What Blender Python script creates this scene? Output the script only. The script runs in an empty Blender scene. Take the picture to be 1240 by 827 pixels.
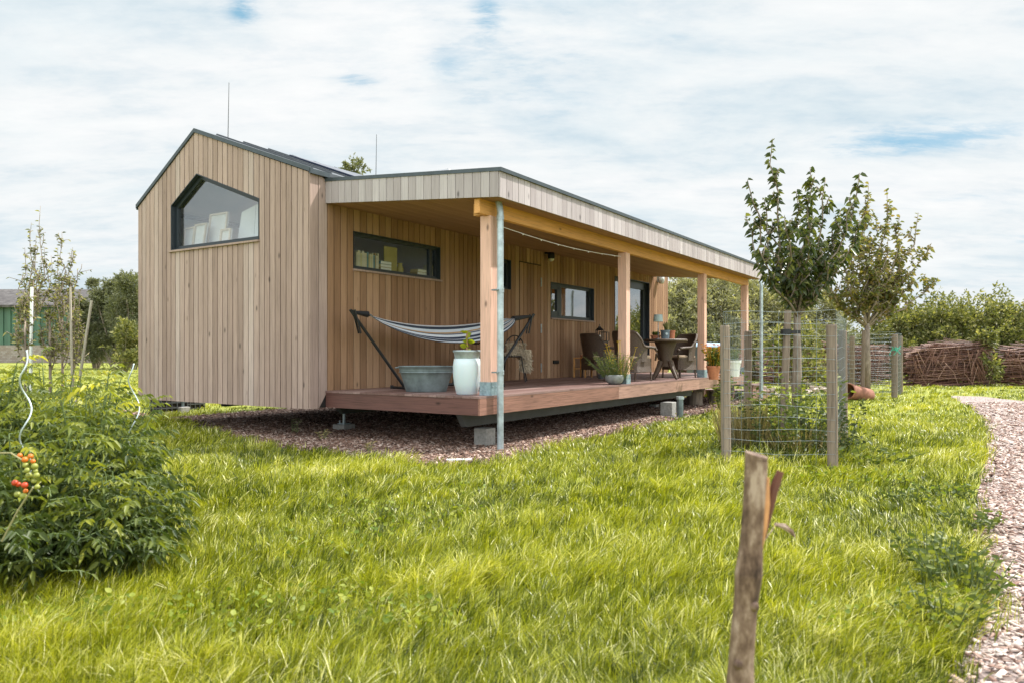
import bpy, math, random
import numpy as np
from mathutils import Vector, Matrix
random.seed(7); rng=np.random.default_rng(7)
PI=math.pi
scene=bpy.context.scene; COL=scene.collection

# ------------------------------------------------------------------ geometry of the place
FOC=900.0; CX=620.0; HY=427.3; CZ=1.2
TH=math.radians(57.065); X0,Y0=-.386,8.88
ct,st=math.cos(TH),math.sin(TH)
W=2.617; ZD=.68; ZDB=.452; ZIN=3.27; ZOUT=3.03; OV=.294; S1=.256; SP=4.014; LR=11.828; LW=12.918; FAS=.334
SG=-.285; GW=4.117; ZGB=.443; ZA=4.59; AP=2.563; ZL=3.596; ZR=3.641
def H2W(x,y,z=0): return Vector((X0+x*ct-y*st, Y0+x*st+y*ct, z))
def W2H(X,Y): dx,dy=X-X0,Y-Y0; return dx*ct+dy*st, -dx*st+dy*ct
def at(px,py,Y): return Vector(((px-CX)/FOC*Y, Y, CZ-(py-HY)/FOC*Y))
def GP(px,py,z=0.):
    Y=(CZ-z)*FOC/(py-HY); return Vector(((px-CX)/FOC*Y,Y,z))
def S_on(px,inn):
    r=(px-CX)/FOC; a=X0-inn*st; b=Y0+inn*ct
    return (r*b-a)/(ct-r*st)
def I_on(px,s):
    r=(px-CX)/FOC; a=X0+s*ct; b=Y0+s*st
    return (a-r*b)/(st+r*ct)
def Z_at(s,inn,py):
    Y=Y0+s*st+inn*ct; return CZ-(py-HY)/FOC*Y

# ------------------------------------------------------------------ mesh helpers
def fast_mesh(name,co,quads=None,tris=None,var=None,smooth=False):
    me=bpy.data.meshes.new(name)
    co=np.asarray(co,dtype=np.float32); me.vertices.add(len(co)); me.vertices.foreach_set('co',co.ravel())
    loops=[];tot=[]
    if quads is not None and len(quads): loops.append(np.asarray(quads,dtype=np.int32).ravel()); tot.append(np.full(len(quads),4,dtype=np.int32))
    if tris is not None and len(tris): loops.append(np.asarray(tris,dtype=np.int32).ravel()); tot.append(np.full(len(tris),3,dtype=np.int32))
    loops=np.concatenate(loops); tot=np.concatenate(tot)
    me.loops.add(len(loops)); me.loops.foreach_set('vertex_index',loops)
    start=np.concatenate([[0],np.cumsum(tot)[:-1]]).astype(np.int32)
    me.polygons.add(len(tot)); me.polygons.foreach_set('loop_start',start); me.polygons.foreach_set('loop_total',tot)
    if smooth: me.polygons.foreach_set('use_smooth',np.ones(len(tot),dtype=bool))
    me.update(calc_edges=True)
    if var is not None:
        a=me.attributes.new('var','FLOAT','POINT'); a.data.foreach_set('value',np.asarray(var,dtype=np.float32))
    return me
def link(name,me,mat,parent=None,loc=None,rz=0):
    o=bpy.data.objects.new(name,me); COL.objects.link(o)
    if mat is not None: me.materials.append(mat)
    if parent is not None: o.parent=parent
    if loc is not None: o.location=loc
    if rz: o.rotation_euler=(0,0,rz)
    return o
def tag(o,label=None,cat=None,group=None,kind=None):
    if label: o['label']=label
    if cat: o['category']=cat
    if group: o['group']=group
    if kind: o['kind']=kind
    return o
def thing(name,loc,label,cat,group=None,rz=0):
    o=bpy.data.objects.new(name,None); COL.objects.link(o); o.location=loc; o.rotation_euler=(0,0,rz)
    o.empty_display_size=.2
    return tag(o,label,cat,group)
class MB:
    def __init__(s): s.v=[]; s.f=[]; s.a=[]
    def add(s,vs,fs,var=None):
        n=len(s.v); var=random.random() if var is None else var
        s.v+= [tuple(v) for v in vs]; s.f+=[tuple(i+n for i in f) for f in fs]; s.a+=[var]*len(vs); return s
    def hexa(s,p,var=None):  # 8 points: bottom 4 ccw, top 4 ccw
        return s.add(p,[(3,2,1,0),(4,5,6,7),(0,1,5,4),(1,2,6,5),(2,3,7,6),(3,0,4,7)],var)
    def box(s,x0,x1,y0,y1,z0,z1,var=None):
        return s.hexa([(x0,y0,z0),(x1,y0,z0),(x1,y1,z0),(x0,y1,z0),(x0,y0,z1),(x1,y0,z1),(x1,y1,z1),(x0,y1,z1)],var)
    def obox(s,c,sx,sy,sz,M,var=None): # oriented
        p=[Vector((x*sx/2,y*sy/2,z*sz/2)) for z in(-1,1) for x,y in((-1,-1),(1,-1),(1,1),(-1,1))]
        return s.hexa([M@q+Vector(c) for q in p],var)
    def tube(s,pts,r,n=8,var=None,cap=True):
        pts=[Vector(p) for p in pts]; R=r if hasattr(r,'__len__') else [r]*len(pts)
        rings=[];up=None
        for i,p in enumerate(pts):
            d=(pts[min(i+1,len(pts)-1)]-pts[max(i-1,0)]).normalized()
            if up is None: up=Vector((0,0,1)) if abs(d.z)<.9 else Vector((1,0,0))
            a=d.cross(up)
            if a.length<1e-4: a=d.cross(Vector((0,1,0)))
            a.normalize(); b=d.cross(a).normalized(); up=-b if False else up
            rings.append([p+(a*math.cos(2*PI*k/n)+b*math.sin(2*PI*k/n))*R[i] for k in range(n)])
        vs=[q for g in rings for q in g]; fs=[]
        for i in range(len(pts)-1):
            for k in range(n):
                fs.append((i*n+k,i*n+(k+1)%n,(i+1)*n+(k+1)%n,(i+1)*n+k))
        if cap: fs.append(tuple(range(n-1,-1,-1))); fs.append(tuple((len(pts)-1)*n+k for k in range(n)))
        return s.add(vs,fs,var)
    def lathe(s,prof,n=24,c=(0,0,0),ex=1,ey=1,var=None):
        vs=[];fs=[]
        for r,z in prof:
            for k in range(n):
                a=2*PI*k/n; vs.append((c[0]+r*math.cos(a)*ex,c[1]+r*math.sin(a)*ey,c[2]+z))
        for i in range(len(prof)-1):
            for k in range(n): fs.append((i*n+k,i*n+(k+1)%n,(i+1)*n+(k+1)%n,(i+1)*n+k))
        return s.add(vs,fs,var)
    def ball(s,c,r,n=10,m=6,var=None,sz=1):
        prof=[(max(1e-4,r*math.sin(PI*i/m)),-r*math.cos(PI*i/m)*sz) for i in range(m+1)]
        return s.lathe(prof,n,c,var=var)
    def build(s,name,mat,parent=None,loc=None,rz=0,smooth=False,bevel=0):
        me=bpy.data.meshes.new(name); me.from_pydata(s.v,[],s.f); me.update()
        a=me.attributes.new('var','FLOAT','POINT'); a.data.foreach_set('value',s.a)
        if smooth: me.shade_smooth()
        o=link(name,me,mat,parent,loc,rz)
        if smooth=='auto': pass
        if bevel:
            m=o.modifiers.new('bevel','BEVEL'); m.width=bevel; m.segments=2; m.limit_method='ANGLE'
        return o

# ------------------------------------------------------------------ material helpers
def newmat(name):
    m=bpy.data.materials.new(name); m.use_nodes=True; nt=m.node_tree; b=nt.nodes['Principled BSDF']; return m,nt,b
def N(nt,t,**k):
    n=nt.nodes.new(t)
    for a,v in k.items(): setattr(n,a,v)
    return n
def ramp(nt,fac,stops,interp='LINEAR'):
    r=N(nt,'ShaderNodeValToRGB'); cr=r.color_ramp; cr.interpolation=interp
    while len(cr.elements)<len(stops): cr.elements.new(.5)
    for e,(p,c) in zip(cr.elements,stops): e.position=p; e.color=(c[0],c[1],c[2],1) if hasattr(c,'__len__') else (c,c,c,1)
    nt.links.new(fac,r.inputs[0]); return r.outputs[0]
def mixc(nt,a,b,f,mode='MIX'):
    m=N(nt,'ShaderNodeMix',data_type='RGBA',blend_type=mode)
    for sock,v in((m.inputs['Factor'],f),(m.inputs['A'],a),(m.inputs['B'],b)):
        if hasattr(v,'links') or isinstance(v,bpy.types.NodeSocket): nt.links.new(v,sock)
        elif hasattr(v,'__len__'): sock.default_value=(v[0],v[1],v[2],1)
        else: sock.default_value=v
    return m.outputs['Result']
def noise(nt,scale,detail=4,stretch=(1,1,1),rough=.6,off=None,coord='Object'):
    tc=N(nt,'ShaderNodeTexCoord'); mp=N(nt,'ShaderNodeMapping'); mp.inputs['Scale'].default_value=stretch
    nt.links.new(tc.outputs[coord],mp.inputs['Vector'])
    if off is not None:
        at_=N(nt,'ShaderNodeAttribute',attribute_name='var'); mu=N(nt,'ShaderNodeMath',operation='MULTIPLY'); mu.inputs[1].default_value=off
        nt.links.new(at_.outputs['Fac'],mu.inputs[0]); cb=N(nt,'ShaderNodeCombineXYZ')
        for i in range(3): nt.links.new(mu.outputs[0],cb.inputs[i])
        nt.links.new(cb.outputs[0],mp.inputs['Location'])
    n=N(nt,'ShaderNodeTexNoise'); n.inputs['Scale'].default_value=scale; n.inputs['Detail'].default_value=detail; n.inputs['Roughness'].default_value=rough
    nt.links.new(mp.outputs[0],n.inputs['Vector']); return n.outputs['Fac']
def bump(nt,b,h,strength=.3,dist=.01):
    bn=N(nt,'ShaderNodeBump'); bn.inputs['Strength'].default_value=strength; bn.inputs['Distance'].default_value=dist
    nt.links.new(h,bn.inputs['Height']); nt.links.new(bn.outputs[0],b.inputs['Normal'])
def varof(nt): return N(nt,'ShaderNodeAttribute',attribute_name='var').outputs['Fac']
def wood(name,tones,axis='z',rough=.75,grain=.35,patch=.35,bumps=.25):
    m,nt,b=newmat(name)
    stv={'z':(28,28,1.1),'x':(1.1,28,28),'y':(28,1.1,28)}[axis]
    c=ramp(nt,varof(nt),[(i/(len(tones)-1),t) for i,t in enumerate(tones)])
    g=noise(nt,2.2,6,stv,.65,off=37.)
    gv=ramp(nt,g,[(.3,1-grain),(.5,1.0),(.72,1+grain*.45)])
    c=mixc(nt,c,gv,1.0,'MULTIPLY')
    p=noise(nt,1.3,4,tuple(max(.25,x/40) for x in stv),.6,off=11.)
    pv=ramp(nt,p,[(.3,1-patch*.5),(.65,1+patch*.35)])
    c=mixc(nt,c,pv,1.0,'MULTIPLY')
    tcn=N(nt,'ShaderNodeTexCoord'); mpn=N(nt,'ShaderNodeMapping'); mpn.inputs['Scale'].default_value={'z':(1,1,.45),'x':(.45,1,1),'y':(1,.45,1)}[axis]; nt.links.new(tcn.outputs['Object'],mpn.inputs[0])
    vk=N(nt,'ShaderNodeTexVoronoi'); vk.inputs['Scale'].default_value=4.5; nt.links.new(mpn.outputs[0],vk.inputs['Vector'])
    c=mixc(nt,c,ramp(nt,vk.outputs['Distance'],[(.045,.38),(.075,.72),(.12,1.0)]),1.0,'MULTIPLY')
    nt.links.new(c,b.inputs['Base Color']); b.inputs['Roughness'].default_value=rough
    b.inputs['Specular IOR Level'].default_value=.3
    bump(nt,b,g,bumps,.004); return m
def plain(name,col,rough=.6,metal=0,nscale=8,amt=.15,bumps=0.,spec=.5):
    m,nt,b=newmat(name)
    n=noise(nt,nscale,5); v=ramp(nt,n,[(.3,1-amt),(.7,1+amt)])
    c=mixc(nt,col,v,1.0,'MULTIPLY'); nt.links.new(c,b.inputs['Base Color'])
    b.inputs['Roughness'].default_value=rough; b.inputs['Metallic'].default_value=metal; b.inputs['Specular IOR Level'].default_value=spec
    if bumps: bump(nt,b,n,bumps,.01)
    return m
def leafmat(name,tones,trans=.35,rough=.5):
    m,nt,b=newmat(name)
    c=ramp(nt,varof(nt),[(i/(len(tones)-1),t) for i,t in enumerate(tones)])
    nt.links.new(c,b.inputs['Base Color']); b.inputs['Roughness'].default_value=rough; b.inputs['Specular IOR Level'].default_value=.35
    tr=N(nt,'ShaderNodeBsdfTranslucent'); c2=mixc(nt,c,(1.5,1.5,.6),1.0,'MULTIPLY'); nt.links.new(c2,tr.inputs['Color'])
    mx=N(nt,'ShaderNodeMixShader'); mx.inputs[0].default_value=trans
    nt.links.new(b.outputs[0],mx.inputs[1]); nt.links.new(tr.outputs[0],mx.inputs[2])
    nt.links.new(mx.outputs[0],nt.nodes['Material Output'].inputs['Surface']); return m

M={}
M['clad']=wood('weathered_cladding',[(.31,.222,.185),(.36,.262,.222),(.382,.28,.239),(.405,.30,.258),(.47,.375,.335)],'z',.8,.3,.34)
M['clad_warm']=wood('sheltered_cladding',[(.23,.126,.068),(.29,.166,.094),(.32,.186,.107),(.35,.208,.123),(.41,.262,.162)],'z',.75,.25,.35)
M['fascia']=wood('silvered_cladding',[(.34,.295,.30),(.375,.33,.335),(.40,.355,.36),(.45,.405,.41)],'z',.8,.22,.25)
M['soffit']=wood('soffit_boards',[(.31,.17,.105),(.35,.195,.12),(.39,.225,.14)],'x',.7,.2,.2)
M['beam']=wood('larch_beam',[(.60,.30,.10),(.68,.36,.13)],'x',.6,.3,.3)
M['post']=wood('douglas_post',[(.62,.38,.29),(.68,.44,.35)],'z',.7,.28,.35)
M['deck']=wood('hardwood_deck',[(.15,.085,.072),(.20,.12,.105),(.27,.185,.165)],'x',.55,.35,.35)
M['deckface']=wood('hardwood_deck_face',[(.23,.115,.082),(.30,.165,.125),(.39,.25,.20)],'x',.55,.5,.6)
M['deckend']=wood('hardwood_deck_end',[(.11,.052,.043),(.145,.07,.058)],'y',.5,.4,.4)
M['backing']=plain('dark_backing',(.02,.017,.015),.9)
M['dark']=plain('anthracite_frame',(.022,.030,.038),.4,0,20,.1)
M['trim']=plain('zinc_trim',(.06,.075,.085),.4,.3,10,.15)
M['roof']=plain('roof_metal',(.10,.11,.12),.45,.5,3,.15)
M['zinc']=plain('zinc',(.40,.47,.50),.42,.5,9,.3,.1)
M['zincdull']=plain('zinc_dull',(.17,.21,.22),.55,.45,7,.35,.1)
M['shoe']=plain('galvanised_shoe',(.26,.35,.39),.5,.4,14,.35)
M['steel']=plain('painted_steel',(.075,.08,.083),.6,.1,5,.2)
M['black']=plain('black_steel',(.015,.016,.018),.45,.2)
M['concrete']=plain('concrete',(.30,.29,.27),.9,0,25,.25,.5)
M['inner']=plain('interior_plaster',(.72,.71,.74),.9,0,3,.05)
M['innerfloor']=plain('interior_floor',(.25,.2,.15),.8)
M['canvas']=plain('primed_canvas',(.78,.77,.74),.85,0,6,.08)
M['pine']=wood('pale_pine',[(.62,.50,.34),(.7,.58,.42)],'z')
M['white']=plain('white_panel',(.78,.8,.8),.6,0,4,.04)
M['gold']=plain('ochre_board',(.45,.38,.16),.8,0,6,.1)
M['ring']=plain('picture_ochre',(.35,.26,.16),.8,0,30,.4)
def glass(name,tint=(1,1,1),rmin=.0):
    m,nt,b=newmat(name); nt.nodes.remove(b)
    t=N(nt,'ShaderNodeBsdfTransparent'); t.inputs[0].default_value=(*tint,1)
    g=N(nt,'ShaderNodeBsdfGlossy'); g.inputs['Roughness'].default_value=.01
    lw=N(nt,'ShaderNodeLayerWeight'); lw.inputs[0].default_value=.5; f=N(nt,'ShaderNodeMath',operation='POWER'); f.inputs[1].default_value=4.5; nt.links.new(lw.outputs['Facing'],f.inputs[0])
    a=N(nt,'ShaderNodeMath',operation='MULTIPLY_ADD'); a.inputs[1].default_value=.6; a.inputs[2].default_value=rmin; a.use_clamp=True
    nt.links.new(f.outputs[0],a.inputs[0])
    mx=N(nt,'ShaderNodeMixShader'); nt.links.new(a.outputs[0],mx.inputs[0]); nt.links.new(t.outputs[0],mx.inputs[1]); nt.links.new(g.outputs[0],mx.inputs[2])
    nt.links.new(mx.outputs[0],nt.nodes['Material Output'].inputs['Surface']); return m
M['glass']=glass('window_glass',(.95,.97,.97),.03)
M['glass1']=glass('gable_glass',(.95,.97,.97),.19)
M['glass2']=glass('coated_glass',(.6,.65,.65),.36)

# ------------------------------------------------------------------ camera, sky, sun
cam_d=bpy.data.cameras.new('camera'); cam=bpy.data.objects.new('camera',cam_d); COL.objects.link(cam)
cam.location=(0,0,CZ); cam.rotation_euler=(math.radians(90),0,0)
cam_d.sensor_width=36; cam_d.lens=FOC/1240*36; cam_d.shift_y=(HY-413.5)/1240; cam_d.clip_end=3000; cam_d.clip_start=.05
cam_d.dof.use_dof=True; cam_d.dof.focus_distance=9.0; cam_d.dof.aperture_fstop=3.2
scene.camera=cam
SUN=Vector((ct*.6+st*.4, st*.6-ct*.4, 1.0)).normalized()
sd=bpy.data.lights.new('sun','SUN'); so=bpy.data.objects.new('sun',sd); COL.objects.link(so)
sd.energy=5.0; sd.angle=math.radians(.7); sd.color=(1,.955,.895)
so.rotation_euler=SUN.to_track_quat('Z','Y').to_euler(); so.location=(5,5,20)
w=bpy.data.worlds.new('World'); scene.world=w; w.use_nodes=True; nt=w.node_tree; bg=nt.nodes['Background']
sky=N(nt,'ShaderNodeTexSky',sky_type='NISHITA'); sky.sun_disc=False; sky.sun_elevation=math.asin(SUN.z); sky.sun_rotation=math.atan2(SUN.x,SUN.y)
tc=N(nt,'ShaderNodeTexCoord'); sp=N(nt,'ShaderNodeSeparateXYZ'); nt.links.new(tc.outputs['Generated'],sp.inputs[0])
def mth(op,a,b=None,c=None,clamp=False):
    m=N(nt,'ShaderNodeMath',operation=op); m.use_clamp=clamp
    for i,v in enumerate((a,b,c)):
        if v is None: continue
        if isinstance(v,(int,float)): m.inputs[i].default_value=v
        else: nt.links.new(v,m.inputs[i])
    return m.outputs[0]
zc=mth('MAXIMUM',sp.outputs['Z'],0.0); den=mth('ADD',zc,.16)
ux=mth('DIVIDE',sp.outputs['X'],den); uy=mth('DIVIDE',sp.outputs['Y'],den)
cb=N(nt,'ShaderNodeCombineXYZ'); nt.links.new(ux,cb.inputs[0]); nt.links.new(uy,cb.inputs[1])
def wn(scale,detail,rough,loc,sc=(1,1,1),dist=0):
    mp=N(nt,'ShaderNodeMapping'); mp.inputs['Location'].default_value=loc; mp.inputs['Scale'].default_value=sc; nt.links.new(cb.outputs[0],mp.inputs[0])
    n=N(nt,'ShaderNodeTexNoise'); n.inputs['Scale'].default_value=scale; n.inputs['Detail'].default_value=detail; n.inputs['Roughness'].default_value=rough; n.inputs['Distortion'].default_value=dist
    nt.links.new(mp.outputs[0],n.inputs['Vector']); return n.outputs['Fac']
n1=wn(1.3,8,.62,(3,1,0),(.8,1.3,1),.3); n2=wn(4.5,7,.65,(7,2,0),(.7,1.4,1),.2)
def blob(px,py,sx,sy,amp):
    d=Vector(((px-CX)/FOC,1,-(py-HY)/FOC)).normalized()
    rot=Vector((d.y,-d.x,0)).normalized(); upv=rot.cross(d)
    if upv.z<0: upv=-upv
    def dot(v):
        q=N(nt,'ShaderNodeVectorMath',operation='DOT_PRODUCT'); q.inputs[1].default_value=v; nt.links.new(tc.outputs['Generated'],q.inputs[0]); return q.outputs['Value']
    a=mth('DIVIDE',dot(rot),sx/FOC); b=mth('DIVIDE',mth('SUBTRACT',dot(upv),d.dot(upv)),sy/FOC)
    r=mth('ADD',mth('MULTIPLY',a,a),mth('MULTIPLY',b,b)); return mth('MULTIPLY',mth('EXPONENT',mth('MULTIPLY',r,-1)),amp)
bl=None
for args in [(295,12,16,14,.30),(330,60,320,90,.05),(590,18,16,16,.24),(540,80,22,12,.11),(430,98,26,9,.15),(560,40,110,70,.09),(1120,172,110,13,.27),(1075,158,80,10,.12),(1150,243,70,5,.14),(1235,290,22,6,.2),(760,40,130,30,.07),(690,110,60,40,.04),(1215,250,60,6,.1),(640,125,120,12,.05)]:
    v=blob(*args); bl=v if bl is None else mth('ADD',bl,v)
cov=mth('ADD',mth('MULTIPLY',n1,.30),mth('MULTIPLY',n2,.34)); cov=mth('SUBTRACT',cov,mth('MULTIPLY',bl,mth('MULTIPLY_ADD',wn(9,6,.7,(2,9,0),(.6,1.5,1),.4),3.2,-.75,True)))
gap=ramp(nt,cov,[(.02,(1,1,1)),(.14,(.5,.5,.5)),(.23,(.10,.10,.10)),(.31,(0,0,0))])
# cloud brightness from finer noise
cl=ramp(nt,n1,[(.30,(4.6,5.4,5.85)),(.44,(5.55,6.05,6.3)),(.54,(6.2,6.45,6.55)),(.66,(6.6,6.7,6.75))])
cl2=ramp(nt,n2,[(.32,(.89,.925,.95)),(.5,(1.0,1.0,1.0)),(.68,(1.05,1.04,1.03))]); cl=mixc(nt,cl,cl2,1.,'MULTIPLY')
blue=mixc(nt,sky.outputs[0],(2.2,4.1,5.3),.8)
# gain added to unseen cloud overhead and behind the camera, to lift the shade
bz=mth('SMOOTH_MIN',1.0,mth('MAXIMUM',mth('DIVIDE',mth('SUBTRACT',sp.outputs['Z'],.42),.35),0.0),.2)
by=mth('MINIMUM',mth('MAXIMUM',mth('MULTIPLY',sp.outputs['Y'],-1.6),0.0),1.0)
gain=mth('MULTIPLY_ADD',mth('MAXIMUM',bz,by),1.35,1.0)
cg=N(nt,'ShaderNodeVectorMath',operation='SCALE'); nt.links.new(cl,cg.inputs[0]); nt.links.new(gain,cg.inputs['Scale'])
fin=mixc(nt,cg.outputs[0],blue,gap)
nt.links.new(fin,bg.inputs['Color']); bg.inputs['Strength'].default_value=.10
vs=scene.view_settings; vs.view_transform='Standard'; vs.look='None'; vs.exposure=.54; vs.gamma=1
scene.render.engine='CYCLES'; cy=scene.cycles; cy.use_denoising=True; cy.max_bounces=6; cy.transparent_max_bounces=8; cy.diffuse_bounces=3; cy.glossy_bounces=3; cy.transmission_bounces=3
cy.caustics_reflective=False; cy.caustics_refractive=False; cy.sample_clamp_indirect=6

# ------------------------------------------------------------------ house
house=thing('wooden_house',(X0,Y0,0),'long timber-clad garden house with pitched gable, pentagon window and covered veranda','house',rz=TH)
def zroof(y):
    if y<=W+AP: return ZR+(ZA-ZR)*(y-W)/AP
    return ZA+(ZL-ZA)*(y-W-AP)/(GW-AP)
def strips(mb,fn,edges,bot,top,holes,thick,gap,extra=()):
    """vertical strips between edges; fn(u,z,d)->xyz, d=0 outer face"""
    for a,b in zip(edges[:-1],edges[1:]):
        var=random.random(); dd=random.uniform(0,.003) if gap else 0
        a2,b2=a+gap/2,b-gap/2
        brk=sorted(set([a2,b2]+[h for hs in holes for h in hs['u'] if a2+1e-4<h<b2-1e-4]+[e for e in extra if a2<e<b2]))
        for p,q in zip(brk[:-1],brk[1:]):
            mid=(p+q)/2; iv=[(bot(p),bot(q),top(p),top(q))]
            for h in holes:
                if h['u'][0]<=mid<=h['u'][-1]:
                    lo,hi=h['lo'],h['hi']; o=iv.pop(); iv+= [(o[0],o[1],lo(p),lo(q)),(hi(p),hi(q),o[2],o[3])]; 
                    iv=[t for t in iv if (t[2]-t[0])+(t[3]-t[1])>.01]; break
            for (b0,b1,t0,t1) in iv:
                mb.hexa([fn(p,b0,dd),fn(q,b1,dd),fn(q,b1,thick),fn(p,b0,thick),fn(p,t0,dd),fn(q,t1,dd),fn(q,t1,thick),fn(p,t0,thick)],var)
def edges(u0,u1,w):
    n=max(1,round((u1-u0)/w)); return [u0+(u1-u0)*i/n for i in range(n+1)]
# pentagon window opening on the gable (u=inward coordinate y)
gu0,gu1=W+1.052,W+3.191; gap_=I_on(237.9,SG)
gb=2.817; gz0=Z_at(SG,gu0,240.4); gz1=Z_at(SG,gu1,249.5); gza=Z_at(SG,gap_,210.5)
def ghi(u): return gz0+(gza-gz0)*(u-gu0)/(gap_-gu0) if u<=gap_ else gza+(gz1-gza)*(u-gap_)/(gu1-gap_)
ghole=dict(u=[gu0,gap_,gu1],lo=lambda u:gb,hi=ghi)
fg=lambda u,z,d:(SG+d,u,z)
ed=sorted(set([W+.022]+edges(W+.022,gu0,.118)+edges(gu0,gu1,.122)+edges(gu1,W+GW,.118)))
ed=[e for i,e in enumerate(ed) if i==0 or e-ed[i-1]>1e-5]
mb=MB(); strips(mb,fg,ed,lambda u:ZGB,zroof,[ghole],.028,.016,(W+AP,)); gable=mb.build('gable_wall',M['clad'],house)
mb=MB(); e2=sorted([W+.03,gu0,gap_,gu1,W+AP,W+GW-.01]); strips(mb,lambda u,z,d:(SG+.029+d,u,z),e2,lambda u:ZGB+.02,lambda u:zroof(u)-.01,[ghole],.15,0)
# recessed wall (u=x)
w1=dict(u=[.533,2.546],lo=lambda u:2.415,hi=lambda u:2.961)
w2=dict(u=[6.245,8.247],lo=lambda u:1.932,hi=lambda u:2.682)
s3a,s3b=S_on(592,W),S_on(618.9,W); w3=dict(u=[s3a,s3b],lo=lambda u:Z_at(s3b,W,351.5),hi=lambda u:Z_at(s3b,W,315.6))
sda,sdb=S_on(744.5,W),S_on(786.5,W); zdt=Z_at(sdb,W,343); wd=dict(u=[sda,sdb],lo=lambda u:ZD+.01,hi=lambda u:zdt)
zt_in=lambda u:(ZR-.005 if u<0 else ZIN+FAS-.02)
fw=lambda u,z,d:(u,W+d,z)
sfa,sfb=S_on(629,W),S_on(654.5,W); zft=Z_at(sfb,W,322.5)
def zbw(u): return ZGB if u<0.02 else ZD-.02
ew=[0.03]
for a,b in ((.03,.533),(.533,2.546),(2.546,s3a),(s3a,s3b),(s3b,sfa),(sfa,sfb),(sfb,6.245),(6.245,8.247),(8.247,sda),(sda,sdb),(sdb,LW)): ew+=edges(a,b,.134)[1:]
mb2=MB(); strips(mb2,fw,[SG,SG+.155,.03],zbw,zt_in,[],.022,.011); mb2.build('corner_cladding',M['clad'],house)
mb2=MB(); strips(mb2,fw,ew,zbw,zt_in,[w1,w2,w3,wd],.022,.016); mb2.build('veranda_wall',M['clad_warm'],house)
strips(mb,lambda u,z,d:(u,W+.0225+d,z),sorted([SG+.18,.53,2.55,s3a,s3b,6.24,8.25,sda,sdb,LW-.01,.533,2.546,6.245,8.247]),lambda u:ZGB+.02,lambda u:ZR-.06,[w1,w2,w3,wd],.15,0)
mb.box(SG+.18,LW-.02,W+GW-.16,W+GW-.01,ZGB+.02,ZL-.05); mb.build('wall_core',M['backing'],house)
# back & far end cladding
mb=MB(); strips(mb,lambda u,z,d:(u,W+GW-d,z),edges(SG,LW,.12),lambda u:ZGB,lambda u:ZL-.01,[],.0,.007) if False else None
mb.box(SG+.022,LW-.03,W+GW-.009,W+GW+.0,ZGB,ZL-.02); mb.build('back_wall',M['clad'],house)
mb=MB(); strips(mb,lambda u,z,d:(LW-d,u,z),edges(W+.022,W+GW,.12),lambda u:ZGB,zroof,[],.022,.007,(W+AP,)); strips(mb,lambda u,z,d:(LW-.03-d,u,z),[W+.2,W+AP,W+GW-.17],lambda u:ZGB,lambda u:zroof(u)-.03,[],.1,0); mb.build('far_gable_wall',M['clad'],house)
# roof slabs + trims
mb=MB()
def slab(mb,x0,x1,ya,za,yb,zb,t,var=.5): mb.hexa([(x0,ya,za),(x1,ya,za),(x1,yb,zb),(x0,yb,zb),(x0,ya,za+t),(x1,ya,za+t),(x1,yb,zb+t),(x0,yb,zb+t)],var)
slab(mb,SG+.02,LW-.02,W-.01,zroof(W)+.004,W+AP,ZA+.004,.05); slab(mb,SG+.02,LW-.02,W+AP,ZA+.004,W+GW+.02,ZL+.004,.05)
for i in range(26):
    x=.1+i*.5
    if x<LW-.1: slab(mb,x,x+.02,W,zroof(W)+.05,W+AP,ZA+.05,.03); slab(mb,x,x+.02,W+AP,ZA+.05,W+GW,ZL+.05,.03)
rf=mb.build('roof',M['roof'],house)
mb=MB()
for x0,x1 in ((SG-.022,SG+.035),(LW-.02,LW+.02)):
    slab(mb,x0,x1,W-.03,ZR+.002,W+AP,ZA+.002,.062); slab(mb,x0,x1,W+AP,ZA+.002,W+GW+.03,ZL-.012,.062)
mb.box(SG-.022,.03,W-.05,W-.012,ZR-.02,ZR+.045); mb.box(SG,LW,W+GW+.022,W+GW+.05,ZL-.03,ZL+.05)
mb.build('edge_trim',M['trim'],rf)
mb=MB()
for i in range(5):
    x=.9+i*1.75; ya,yb=W+.1,W+1.8
    slab(mb,x,x+1.66,ya,zroof(ya)+.075,yb,zroof(yb)+.075,.025)
    for yy in (ya+.3,yb-.3): mb.box(x+.2,x+.24,yy,yy+.04,zroof(yy)+.05,zroof(yy)+.075); mb.box(x+1.4,x+1.44,yy,yy+.04,zroof(yy)+.05,zroof(yy)+.075)
mp_=plain('solar_glass',(.02,.03,.06),.15,0,4,.1); mb.build('solar_panel',mp_,rf)
# aerial masts
for (px,yt,yb,inn) in ((276,100,178,W+AP),(455,163,212,W+.9)):
    s=S_on(px,inn); z0=zroof(inn); zt=Z_at(s,inn,yt)
    MB().tube([(s,inn,z0),(s+.02,inn,zt)],[.007,.004],6).build('aerial',M['steel'],rf)
# underside, floor, ceiling interior shell
mb=MB(); mb.box(SG+.03,LW-.04,W+.03,W+GW-.02,ZGB+.005,ZGB+.13); mb.build('underfloor',M['backing'],house)
mb=MB(); mb.box(SG+.19,LW-.2,W+.2,W+GW-.2,.62,.66); mb.build('floor',M['innerfloor'],house)
mb=MB(); a,b=SG+.175,LW-.15
slab(mb,a,b,W+.175,zroof(W+.175)-.12,W+AP,ZA-.12,.04); slab(mb,a,b,W+AP,ZA-.12,W+GW-.175,zroof(W+GW-.175)-.12,.04)
mb.box(3.0,3.06,W+.18,W+GW-.17,.66,4.4); mb.box(5.6,5.66,W+.18,W+GW-.17,.66,4.4); mb.box(a,b,W+GW-.21,W+GW-.17,.66,3.5)
mb.box(a+0.0,.52,W+.175,W+.19,.66,3.5); mb.box(.52,2.56,W+.175,W+.19,.66,2.41)
mb.build('inner_wall',M['inner'],house)

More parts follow.
